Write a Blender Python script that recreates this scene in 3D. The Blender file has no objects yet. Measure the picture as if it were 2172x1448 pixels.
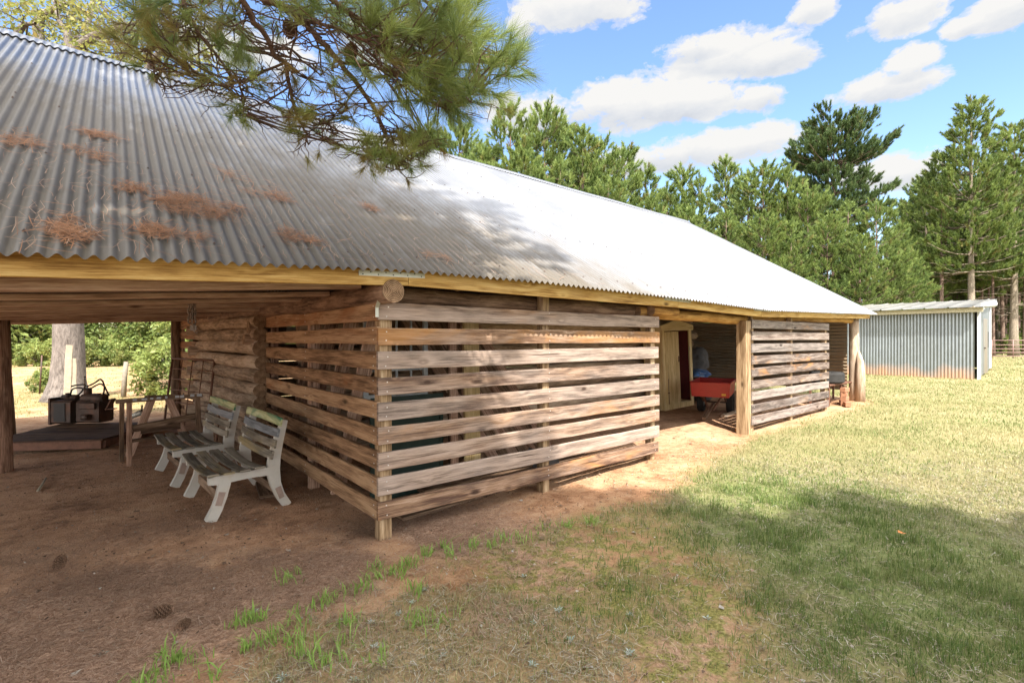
import bpy, bmesh, math, random
import numpy as np
from mathutils import Vector, Matrix, Euler
R = math.radians
random.seed(11)
RNG = np.random.default_rng(7)
SC = bpy.context.scene
COL = SC.collection

# ------------------------------------------------------------------ camera
CAM_H = 1.55
FWD = Vector((0.6334, 0.7738, 0)).normalized()
RGT = Vector((FWD.y, -FWD.x, 0))
cd = bpy.data.cameras.new('camera')
cam = bpy.data.objects.new('camera', cd)
COL.objects.link(cam)
cam.location = (0, 0, CAM_H)
cam.rotation_euler = (R(90), 0, math.atan2(FWD.y, FWD.x) - R(90))
cd.sensor_width = 36.0
cd.lens = 36.0 * 1038 / 2172
cd.shift_y = -4.0 / 2172
cd.clip_start = 0.05
cd.clip_end = 2000
SC.camera = cam

# ------------------------------------------------------------------ sun, exposure
SUN_EL = R(52)
SUN_H = Vector((-0.55, -0.835, 0)).normalized()      # towards the sun, on the ground
SUN = Vector((SUN_H.x * math.cos(SUN_EL), SUN_H.y * math.cos(SUN_EL), math.sin(SUN_EL)))
ld = bpy.data.lights.new('sun', 'SUN')
ld.energy = 2.9
ld.angle = R(0.55)
ld.color = (1.0, 0.955, 0.88)
sun = bpy.data.objects.new('sun', ld)
COL.objects.link(sun)
sun.rotation_euler = SUN.to_track_quat('Z', 'Y').to_euler()
SC.view_settings.view_transform = 'Standard'
SC.view_settings.look = 'None'
SC.view_settings.gamma = 1.0
SC.view_settings.exposure = 2.15
SC.render.engine = 'CYCLES'
SC.cycles.max_bounces = 10
SC.cycles.diffuse_bounces = 6
SC.cycles.transparent_max_bounces = 8
SC.cycles.use_denoising = True
SC.cycles.denoising_input_passes = 'RGB_ALBEDO_NORMAL'
SC.cycles.denoising_prefilter = 'NONE'
SC.cycles.sample_clamp_indirect = 6.0

def at(px, py, Z):
    """photo pixel at a camera depth -> world point"""
    lat = (px - 1086) / 1038 * Z
    p = FWD * Z + RGT * lat
    return Vector((p.x, p.y, CAM_H + (720 - py) / 1038 * Z))

# ------------------------------------------------------------------ node helpers
class NT:
    def __init__(s, tree):
        s.t = tree; s.n = tree.nodes; s.l = tree.links
    def add(s, kind, **kw):
        n = s.n.new(kind)
        for k, v in kw.items():
            if hasattr(n, k):
                setattr(n, k, v)
            else:
                n.inputs[k].default_value = v
        return n
    def link(s, a, b): s.l.new(a, b)
    def val(s, sock, v):
        if hasattr(v, 'is_output'): s.link(v, sock)
        else: sock.default_value = v
    def math(s, op, a, b=None, c=None, clamp=False):
        n = s.n.new('ShaderNodeMath'); n.operation = op; n.use_clamp = clamp
        s.val(n.inputs[0], a)
        if b is not None: s.val(n.inputs[1], b)
        if c is not None: s.val(n.inputs[2], c)
        return n.outputs[0]
    def dot(s, v, c):
        n = s.n.new('ShaderNodeVectorMath'); n.operation = 'DOT_PRODUCT'
        s.link(v, n.inputs[0]); n.inputs[1].default_value = c
        return n.outputs['Value']
    def mix(s, f, a, b, mode='MIX'):
        n = s.n.new('ShaderNodeMix'); n.data_type = 'RGBA'; n.blend_type = mode
        s.val(n.inputs[0], f); s.val(n.inputs[6], a); s.val(n.inputs[7], b)
        return n.outputs[2]
    def ramp(s, f, stops, interp='LINEAR'):
        n = s.n.new('ShaderNodeValToRGB'); n.color_ramp.interpolation = interp
        e = n.color_ramp.elements
        while len(e) > 1: e.remove(e[-1])
        for i, (p, c) in enumerate(stops):
            x = e[0] if i == 0 else e.new(p)
            x.position = p
            x.color = (c[0], c[1], c[2], 1) if isinstance(c, (tuple, list)) else (c, c, c, 1)
        s.val(n.inputs[0], f)
        return n.outputs[0]
    def noise(s, vec, scale, detail=4.0, rough=0.55, dist=0.0, out=0):
        n = s.n.new('ShaderNodeTexNoise')
        if vec is not None: s.link(vec, n.inputs['Vector'])
        n.inputs['Scale'].default_value = scale; n.inputs['Detail'].default_value = detail
        n.inputs['Roughness'].default_value = rough; n.inputs['Distortion'].default_value = dist
        return n.outputs[out]
    def mapping(s, vec, scale=(1, 1, 1), loc=(0, 0, 0), rot=(0, 0, 0)):
        n = s.n.new('ShaderNodeMapping')
        s.link(vec, n.inputs[0]); n.inputs['Scale'].default_value = scale
        n.inputs['Location'].default_value = loc; n.inputs['Rotation'].default_value = rot
        return n.outputs[0]
    def bump(s, h, strength, dist=0.01):
        n = s.n.new('ShaderNodeBump'); n.inputs['Strength'].default_value = strength
        n.inputs['Distance'].default_value = dist; s.link(h, n.inputs['Height'])
        return n.outputs[0]

def c4(c): return (c[0], c[1], c[2], 1.0)

# ------------------------------------------------------------------ sky
w = bpy.data.worlds.new('World'); SC.world = w; w.use_nodes = True
T = NT(w.node_tree); T.n.clear()
sky = T.add('ShaderNodeTexSky', sky_type='NISHITA', sun_disc=False)
sky.sun_elevation = SUN_EL
sky.sun_rotation = math.atan2(SUN_H.x, SUN_H.y)
sky.ozone_density = 3.0
sky.air_density = 1.25
sky.dust_density = 0.35
bg = T.add('ShaderNodeBackground'); bg.inputs['Strength'].default_value = 0.15
wo = T.add('ShaderNodeOutputWorld')
tc = T.add('ShaderNodeTexCoord'); D = tc.outputs['Generated']
def ddir(px, py):
    p = at(px, py, 10) - Vector((0, 0, CAM_H)); return p.normalized()
CLOUD_GAIN = 7.0  # sunward boost that makes the unseen cloud a stronger fill
CLOUDS = [  # photo pixel of the centre, half width, half height in pixels, weight
    (1225, 12, 150, 50, 1.0), (1530, 118, 170, 62, 1.0), (1660, 125, 90, 36, .9), (1480, 95, 90, 30, .9), (1330, 225, 190, 60, 1.1), (1480, 215, 110, 45, 1.0), (1130, 240, 130, 52, 1.0),
    (1615, 208, 62, 34, .9), (1500, 318, 240, 46, 1.0), (1340, 345, 120, 36, .9), (1880, 185, 110, 42, 1.0), (1930, 135, 60, 36, .9), (1720, 22, 52, 34, 1.0),
    (1915, 30, 78, 44, 1.0), (2135, 22, 74, 50, 1.0), (2040, 60, 36, 22, .9), (1890, 370, 130, 50, 1.0),
    (520, 110, 170, 60, .8), (690, 330, 130, 80, .8), (250, 250, 220, 55, .7), (820, 90, 110, 55, .6), (1810, 70, 30, 18, .6), (1110, 55, 36, 22, .6)]
mask = None; low = None
for (px, py, rx, ry, wt) in CLOUDS:
    c = ddir(px, py); r_ = Vector((c.y, -c.x, 0)).normalized(); u_ = r_.cross(c)
    if u_.z < 0: u_ = -u_
    dist = math.hypot(1038, px - 1086)
    a = T.math('MULTIPLY', T.dot(D, r_), dist / (rx * 1.0))
    b = T.math('ADD', T.math('MULTIPLY', T.dot(D, u_), dist / (ry * 1.0)), 0.0)
    d2 = T.math('ADD', T.math('MULTIPLY', a, a), T.math('MULTIPLY', b, b))
    m = T.math('MULTIPLY', T.math('SUBTRACT', 0.72, d2), wt * 1.8)
    lo = T.math('MULTIPLY', T.math('SUBTRACT', 1.0, d2, clamp=True), b)
    mask = m if mask is None else T.math('MAXIMUM', mask, m)
    low = lo if low is None else T.math('ADD', low, lo)
mp = T.mapping(D, scale=(1, 1, 1.9))
n1 = T.noise(mp, 8.5, 8.0, 0.60, 0.2)
n2 = T.noise(mp, 26.0, 7.0, 0.66, 0.25)
nn = T.math('ADD', T.math('MULTIPLY', T.math('SUBTRACT', n1, 0.5), 3.6), T.math('MULTIPLY', T.math('SUBTRACT', n2, 0.5), 2.6))
# added unseen cloud behind and above the viewpoint, put there as fill light
rear = T.math('MULTIPLY', T.math('SUBTRACT', 0.50, T.dot(D, FWD)), 5.0)
rear = T.math('MINIMUM', rear, 0.75)
mask = T.math('MAXIMUM', mask, rear)
dens = T.math('ADD', T.math('MAXIMUM', mask, -3.0), nn)
alpha = T.ramp(T.math('MULTIPLY', T.math('ADD', dens, 0.05), 0.75), [(0.0, 0.0), (0.22, 0.45), (0.55, 1.0)], 'EASE')
shade = T.math('ADD', T.math('MULTIPLY', low, 1.1), T.math('MULTIPLY', nn, 0.3))
ccol = T.ramp(T.math('ADD', T.math('MULTIPLY', shade, 0.5), 0.55), [(0.10, (.66, .71, .80)), (0.36, (.86, .89, .94)), (0.62, (1.06, 1.05, 1.03))])
sunny = T.math('ADD', 1.34, T.math('MULTIPLY', T.math('MAXIMUM', T.dot(D, SUN), 0.0), CLOUD_GAIN))
vs_ = T.add('ShaderNodeVectorMath'); vs_.operation = 'SCALE'; T.link(ccol, vs_.inputs[0]); T.link(sunny, vs_.inputs['Scale'])
ccol = vs_.outputs[0]
hs = T.add('ShaderNodeHueSaturation'); hs.inputs['Saturation'].default_value = 1.08; hs.inputs['Value'].default_value = 0.50; hs.inputs['Hue'].default_value = 0.508
T.link(sky.outputs[0], hs.inputs['Color'])
skyc = hs.outputs[0]
T.link(T.mix(alpha, skyc, ccol), bg.inputs['Color'])
T.link(bg.outputs[0], wo.inputs['Surface'])

# ------------------------------------------------------------------ materials
def principled(name):
    m = bpy.data.materials.new(name); m.use_nodes = True
    t = NT(m.node_tree)
    p = t.n['Principled BSDF']
    return m, t, p

def simple(name, col, rough=0.7, metal=0.0, var=0.25, scale=14.0, bump=0.15, dirt=None, spec=0.5):
    """a painted / plain surface with uneven tone, fine bump and optional dirt"""
    m, t, p = principled(name)
    tcn = t.add('ShaderNodeTexCoord'); g = tcn.outputs['Object']
    n = t.noise(g, scale, 5, 0.6)
    n3 = t.noise(g, scale * 7, 3, 0.6)
    f = t.math('ADD', t.math('MULTIPLY', n, 0.7), t.math('MULTIPLY', n3, 0.3))
    c = t.ramp(f, [(0.3, tuple(x * (1 - var) for x in col)), (0.7, tuple(min(1, x * (1 + var)) for x in col))])
    if dirt:
        d = t.ramp(t.noise(g, scale * 0.35, 6, 0.65), [(0.48, 0.0), (0.68, 0.8)])
        c = t.mix(d, c, c4(dirt))
    t.link(c, p.inputs['Base Color'])
    p.inputs['Roughness'].default_value = rough; p.inputs['Metallic'].default_value = metal
    p.inputs['Specular IOR Level'].default_value = spec
    if bump: t.link(t.bump(f, bump, 0.006), p.inputs['Normal'])
    return m

def wood(name, dark, mid, light, patch=None, knot=0.9, contrast=1.0, rough=0.8, vs=1.0, patch_amt=0.35, grey=None):
    """sawn timber: UV u runs along the grain in metres, v across; attribute tint = one random triple per board"""
    m, t, p = principled(name)
    uv = t.add('ShaderNodeUVMap'); uv.uv_map = 'grain'
    at_ = t.add('ShaderNodeAttribute'); at_.attribute_name = 'tint'
    sep = t.add('ShaderNodeSeparateColor'); t.link(at_.outputs['Color'], sep.inputs[0])
    tr, tg, tb = sep.outputs
    U = uv.outputs[0]
    # cathedral figure: stretched low noise drives rings across the board
    lowm = t.mapping(U, (0.9, 5.0 * vs, 1)); ln = t.noise(lowm, 1.0, 2, 0.5)
    sx = t.add('ShaderNodeSeparateXYZ'); t.link(U, sx.inputs[0])
    ph = t.math('ADD', t.math('MULTIPLY', sx.outputs[1], 62.0 * vs), t.math('MULTIPLY', ln, 14.0))
    # knots bend the rings
    vo = t.add('ShaderNodeTexVoronoi'); vo.inputs['Scale'].default_value = 1.0; vo.inputs['Randomness'].default_value = 1.0
    t.link(t.mapping(U, (2.7, 6.6 * vs, 1)), vo.inputs['Vector'])
    kd = vo.outputs['Distance']
    bend = t.math('MULTIPLY', t.math('POWER', 2.718, t.math('MULTIPLY', kd, -6.0)), 9.0)
    ring = t.math('SINE', t.math('ADD', ph, bend))
    ring = t.math('ADD', t.math('MULTIPLY', ring, 0.5), 0.5)
    fine = t.noise(t.mapping(U, (3.5, 85.0 * vs, 1)), 1.0, 5, 0.72)
    midn = t.noise(t.mapping(U, (1.6, 9.0 * vs, 1)), 1.0, 4, 0.6, 0.4)
    def cen(v, k): return t.math('MULTIPLY', t.math('SUBTRACT', v, 0.5), k)
    f = t.math('ADD', t.math('ADD', cen(ring, 0.24 * contrast), cen(fine, 1.75)), t.math('ADD', cen(midn, 0.95), cen(tr, 0.34)))
    f = t.math('ADD', f, 0.5)
    col = t.ramp(f, [(0.16, dark), (0.50, mid), (0.84, light)])
    if patch:
        pm = t.noise(t.mapping(U, (1.3, 4.0, 1), (7.3, 2.1, 0)), 1.0, 5, 0.6, 0.6)
        pm = t.ramp(t.math('ADD', pm, t.math('MULTIPLY', t.math('SUBTRACT', tg, 0.5), 0.25)), [(0.56, 0.0), (0.70, patch_amt)])
        col = t.mix(pm, col, c4(patch))
    if grey:
        gm = t.noise(t.mapping(U, (0.55, 2.0, 1), (1.3, 9.1, 0)), 1.0, 4, 0.6, 0.3)
        gm = t.ramp(t.math('ADD', gm, t.math('MULTIPLY', t.math('SUBTRACT', tb, 0.5), 0.5)), [(0.34, 0.0), (0.56, 0.85)])
        col = t.mix(gm, col, t.ramp(f, [(0.12, tuple(x * .42 for x in grey)), (0.5, grey), (0.88, tuple(x * 1.45 for x in grey))]))
    # checks: thin dark splits along the grain
    ck = t.noise(t.mapping(U, (.9, 34.0 * vs, 1), (3.1, 5.7, 0)), 1.0, 3, .6, .3)
    ck = t.ramp(ck, [(.655, 0.0), (.70, .75)])
    col = t.mix(ck, col, c4(tuple(x * .5 for x in dark)))
    if knot:
        wn = t.add('ShaderNodeTexWhiteNoise'); t.link(vo.outputs['Position'], wn.inputs[0])
        on = t.math('GREATER_THAN', wn.outputs[0], 0.70)
        km = t.math('MULTIPLY', t.ramp(kd, [(0.07, 1.0), (0.11, 0.6), (0.2, 0.0)]), on)
        col = t.mix(t.math('MULTIPLY', km, knot), col, c4(tuple(x * 0.45 for x in dark)))
    t.link(col, p.inputs['Base Color'])
    p.inputs['Roughness'].default_value = rough
    p.inputs['Specular IOR Level'].default_value = 0.16
    t.link(t.bump(f, 0.4, 0.004), p.inputs['Normal'])
    return m

MAT = {}
MAT['slat_grey'] = wood('weathered_slat', (.095, .052, .035), (.25, .15, .09), (.41, .285, .205), patch=(.42, .20, .06), patch_amt=.6, grey=(.30, .235, .195))
MAT['slat_dark'] = wood('dark_weathered_slat', (.05, .033, .026), (.15, .11, .09), (.29, .235, .20), patch=(.40, .19, .065), patch_amt=.7, grey=(.22, .185, .165))
MAT['slat_brown'] = wood('brown_slat', (.10, .055, .03), (.265, .155, .085), (.42, .27, .155), patch=(.26, .105, .04), patch_amt=.6)
MAT['gold'] = wood('treated_pine', (.22, .11, .027), (.49, .295, .088), (.66, .46, .18), patch=(.56, .38, .16), knot=1.0, contrast=1.2, rough=.6)
MAT['post'] = wood('post_timber', (.15, .09, .045), (.34, .23, .13), (.50, .375, .24))
MAT['plank'] = wood('rough_plank', (.13, .07, .045), (.36, .215, .145), (.56, .38, .28), contrast=.8, vs=.8)
MAT['log'] = wood('hewn_log', (.14, .095, .06), (.36, .26, .18), (.54, .42, .31), contrast=.5, vs=.35, patch=(.22, .17, .13), knot=.3)
MAT['log_dark'] = wood('dark_log', (.075, .045, .03), (.21, .13, .085), (.36, .24, .16), contrast=.5, vs=.35, knot=.3)
MAT['log_gold'] = wood('golden_log', (.16, .075, .02), (.38, .205, .06), (.54, .33, .12), contrast=.6, vs=.45)
MAT['old_wood'] = wood('old_timber', (.07, .042, .026), (.19, .12, .075), (.32, .22, .15))
MAT['bench_wood'] = wood('worn_bench_wood', (.10, .085, .065), (.21, .18, .14), (.34, .30, .24), patch=(.36, .26, .08), patch_amt=.45, knot=.3)
MAT['bench_paint'] = wood('peeling_paint_slat', (.20, .20, .09), (.42, .42, .22), (.52, .52, .32), patch=(.03, .16, .09), patch_amt=.9, knot=.5)
MAT['grey_slat'] = wood('grey_painted_slat', (.10, .11, .12), (.19, .20, .215), (.29, .30, .31), knot=.2)
MAT['yellow_paint'] = wood('aged_cream_paint', (.42, .28, .11), (.66, .50, .25), (.76, .62, .36), patch=(.50, .36, .17), knot=.15, contrast=.35, rough=.55)
MAT['maroon'] = simple('maroon_board', (.12, .022, .022), .6)
MAT['plastic'] = simple('white_plastic', (.45, .42, .37), .5, var=.08, dirt=(.45, .37, .28), bump=.05)
MAT['plastic_dark'] = simple('brown_recess', (.28, .20, .16), .7)  # darker brown patch set proud of the end frame
MAT['red'] = simple('red_paint', (.40, .028, .022), .38, var=.15, scale=9, dirt=(.26, .03, .022), bump=.04)
MAT['sticker'] = simple('yellow_sticker', (.62, .36, .03), .5)
MAT['rubber'] = simple('tyre_rubber', (.035, .033, .031), .85, bump=.2, spec=.15)
MAT['black'] = simple('black_rubber', (.012, .011, .011), .6)
MAT['iron'] = simple('dark_rusty_iron', (.06, .038, .028), .6, metal=.3, var=.5, dirt=(.13, .055, .03), bump=.4)
MAT['rust'] = simple('rusty_steel', (.16, .075, .045), .75, metal=.2, var=.4, bump=.4)
MAT['galv'] = simple('galvanised_strap', (.52, .52, .46), .45, metal=.55, var=.15)
MAT['hole'] = simple('nail_hole', (.02, .02, .02), .9)
MAT['nail'] = simple('nail_head', (.62, .58, .54), .4, metal=.4)
MAT['white_trim'] = simple('white_trim', (.45, .465, .48), .45, var=.08, dirt=(.42, .40, .37))
MAT['cream'] = simple('cream_fascia', (.42, .37, .25), .6, var=.15)
MAT['brick'] = simple('clay_brick', (.30, .14, .075), .85, var=.3, bump=.4)
MAT['sack'] = simple('grey_sack', (.10, .10, .105), .85, var=.3)
MAT['blue_cloth'] = simple('blue_cloth', (.05, .14, .36), .8, var=.5, scale=22, dirt=(.45, .52, .60))
MAT['green'] = simple('green_panel', (.012, .034, .025), .55)
MAT['sash'] = simple('sash_paint', (.40, .43, .44), .6, dirt=(.22, .20, .18))
MAT['orange'] = simple('orange_paint', (.50, .17, .03), .5)
MAT['gate'] = simple('gate_paint', (.22, .13, .11), .55, var=.3)
MAT['cone'] = simple('pine_cone', (.17, .095, .055), .8, var=.5, scale=60)
MAT['fencepost'] = simple('grey_post', (.20, .17, .13), .85, var=.3, bump=.5)
MAT['peeled'] = simple('peeled_pole', (.30, .255, .18), .8, var=.3, dirt=(.26, .21, .16))

# end grain of the big log: rings round the object's own axis
def endgrain():
    m, t, p = principled('log_end_grain')
    uv = t.add('ShaderNodeUVMap'); uv.uv_map = 'grain'
    ln = t.add('ShaderNodeVectorMath'); ln.operation = 'LENGTH'; t.link(uv.outputs[0], ln.inputs[0])
    n = t.noise(uv.outputs[0], 14, 4, .6)
    s = t.math('SINE', t.math('ADD', t.math('MULTIPLY', ln.outputs['Value'], 520.0), t.math('MULTIPLY', n, 9.0)))
    f = t.math('ADD', t.math('MULTIPLY', s, .22), n)
    t.link(t.ramp(f, [(.25, (.07, .038, .02)), (.55, (.25, .15, .08)), (.9, (.42, .28, .17))]), p.inputs['Base Color'])
    p.inputs['Roughness'].default_value = .9
    t.link(t.bump(f, .6, .006), p.inputs['Normal'])
    return m
MAT['endgrain'] = endgrain()

def tin(name, base, stain, stain_pos, blue=False):
    m, t, p = principled(name)
    tcn = t.add('ShaderNodeTexCoord'); g = tcn.outputs['Object']
    at_ = t.add('ShaderNodeAttribute'); at_.attribute_name = 'tint'
    sep = t.add('ShaderNodeSeparateColor'); t.link(at_.outputs['Color'], sep.inputs[0])
    n = t.noise(g, 2.6, 6, .65); nf = t.noise(t.mapping(g, (1, .35, .35)), 30, 4, .6)
    f = t.math('ADD', t.math('MULTIPLY', n, .6), t.math('MULTIPLY', nf, .4))
    f = t.math('ADD', f, t.math('MULTIPLY', t.math('SUBTRACT', sep.outputs[0], .5), .22))
    c = t.ramp(f, [(.28, tuple(x * .74 for x in base)), (.72, base)])
    # stain channel is carried per vertex (dirt; on the barn roof also painted tree shade)
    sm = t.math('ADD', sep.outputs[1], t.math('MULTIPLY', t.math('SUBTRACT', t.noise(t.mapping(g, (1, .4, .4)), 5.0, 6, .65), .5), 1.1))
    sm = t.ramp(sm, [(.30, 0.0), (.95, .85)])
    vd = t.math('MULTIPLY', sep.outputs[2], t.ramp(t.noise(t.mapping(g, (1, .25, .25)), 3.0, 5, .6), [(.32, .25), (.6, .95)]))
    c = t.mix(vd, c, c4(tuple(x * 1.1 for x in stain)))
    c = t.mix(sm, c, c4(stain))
    t.link(c, p.inputs['Base Color'])
    t.link(t.math('SUBTRACT', 0.72, t.math('MULTIPLY', sm, .4)), p.inputs['Metallic'])
    t.link(t.math('ADD', t.math('MULTIPLY', f, .2), t.math('ADD', .26, t.math('MULTIPLY', sm, .3))), p.inputs['Roughness'])
    t.link(t.bump(nf, .06, .004), p.inputs['Normal'])
    return m
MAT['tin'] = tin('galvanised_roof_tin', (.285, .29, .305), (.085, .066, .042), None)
MAT['tin_blue'] = tin('blue_grey_wall_tin', (.29, .318, .335), (.40, .22, .115), None)
MAT['tin_rust'] = tin('rusty_wall_tin', (.44, .38, .28), (.30, .19, .10), None)
MAT['tin_shed'] = tin('shed_roof_tin', (.36, .345, .32), (.24, .22, .18), None)

def leafmat(name, dark, light, brown, trans=.35, rough=.5):
    """foliage: attribute tint.r = light/dark of the shoot, tint.g = how dry it is"""
    m, t, p = principled(name)
    at_ = t.add('ShaderNodeAttribute'); at_.attribute_name = 'tint'
    sep = t.add('ShaderNodeSeparateColor'); t.link(at_.outputs['Color'], sep.inputs[0])
    c = t.ramp(sep.outputs[0], [(0.0, dark), (1.0, light)])
    c = t.mix(sep.outputs[1], c, c4(brown))
    t.link(c, p.inputs['Base Color'])
    p.inputs['Roughness'].default_value = rough
    p.inputs['Specular IOR Level'].default_value = .3
    tr = t.add('ShaderNodeBsdfTranslucent'); t.link(t.mix(.5, c, c4(light)), tr.inputs['Color'])
    mx = t.add('ShaderNodeMixShader'); mx.inputs[0].default_value = trans
    out = t.n['Material Output']
    t.link(p.outputs[0], mx.inputs[1]); t.link(tr.outputs[0], mx.inputs[2]); t.link(mx.outputs[0], out.inputs['Surface'])
    return m
MAT['needles'] = leafmat('pine_needles', (.055, .105, .028), (.26, .32, .088), (.22, .15, .06))
MAT['needles_dark'] = leafmat('dark_pine_needles', (.035, .07, .026), (.145, .20, .07), (.16, .11, .05))
MAT['needles_near'] = leafmat('near_pine_needles', (.075, .125, .035), (.30, .36, .10), (.34, .18, .05), trans=.4)
MAT['leaf'] = leafmat('oak_leaves', (.10, .13, .03), (.30, .30, .08), (.36, .26, .08), trans=.45)
MAT['bush'] = leafmat('bush_leaves', (.05, .10, .025), (.33, .38, .11), (.26, .22, .08), trans=.4)
MAT['grass'] = leafmat('grass_blades', (.05, .105, .02), (.18, .225, .06), (.42, .345, .185), trans=.3, rough=.6)
MAT['joist'] = wood('ceiling_joist_wood', (.15, .085, .055), (.36, .23, .165), (.56, .41, .31), contrast=.6)
MAT['shade_board'] = wood('shade_darkened_board', (.02, .014, .01), (.05, .035, .026), (.09, .065, .05))  # near-black wood, the shade above the joists painted into its colour
MAT['dirty_plank'] = wood('dirt_covered_plank', (.04, .022, .013), (.10, .056, .034), (.17, .105, .068))
MAT['grass_fresh'] = leafmat('fresh_grass', (.08, .18, .028), (.26, .40, .08), (.45, .40, .20), trans=.35)
MAT['litter'] = leafmat('leaf_litter', (.06, .035, .022), (.30, .20, .13), (.42, .38, .32), trans=.05, rough=.9)
MAT['thatch'] = leafmat('dead_grass', (.10, .075, .045), (.36, .30, .19), (.40, .37, .30), trans=.1, rough=.8)
MAT['chain'] = simple('worn_chain', (.22, .17, .14), .55, metal=.4, var=.3)
MAT['straw_roof'] = leafmat('orange_fallen_needles', (.16, .07, .03), (.38, .18, .085), (.42, .27, .16), trans=.05, rough=.8)
MAT['straw'] = leafmat('fallen_needles', (.16, .085, .052), (.38, .245, .165), (.48, .37, .28), trans=.05, rough=.8)
MAT['silver'] = leafmat('silver_leaves', (.16, .22, .17), (.42, .47, .42), (.45, .42, .36), trans=.2)

def bark(name, dark, light, s=1.0):
    m, t, p = principled(name)
    tcn = t.add('ShaderNodeTexCoord'); g = tcn.outputs['Object']
    n = t.noise(t.mapping(g, (1, 1, .3)), 16 * s, 6, .7, .6)
    n2 = t.noise(g, 1.6 * s, 4, .6)
    f = t.math('ADD', t.math('MULTIPLY', n, .75), t.math('MULTIPLY', n2, .3))
    t.link(t.ramp(f, [(.35, dark), (.68, light)]), p.inputs['Base Color'])
    p.inputs['Roughness'].default_value = .9
    t.link(t.bump(n, .9, .03), p.inputs['Normal'])
    return m
MAT['bark'] = bark('pine_bark', (.06, .035, .025), (.24, .16, .12))
MAT['twig'] = bark('pine_twig', (.06, .034, .022), (.20, .115, .07), 3)
MAT['oak_bark'] = bark('oak_bark', (.035, .026, .02), (.22, .185, .16), 1.1)
MAT['bark_pale'] = bark('pale_bark', (.12, .09, .06), (.32, .26, .195), 1.5)

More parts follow.
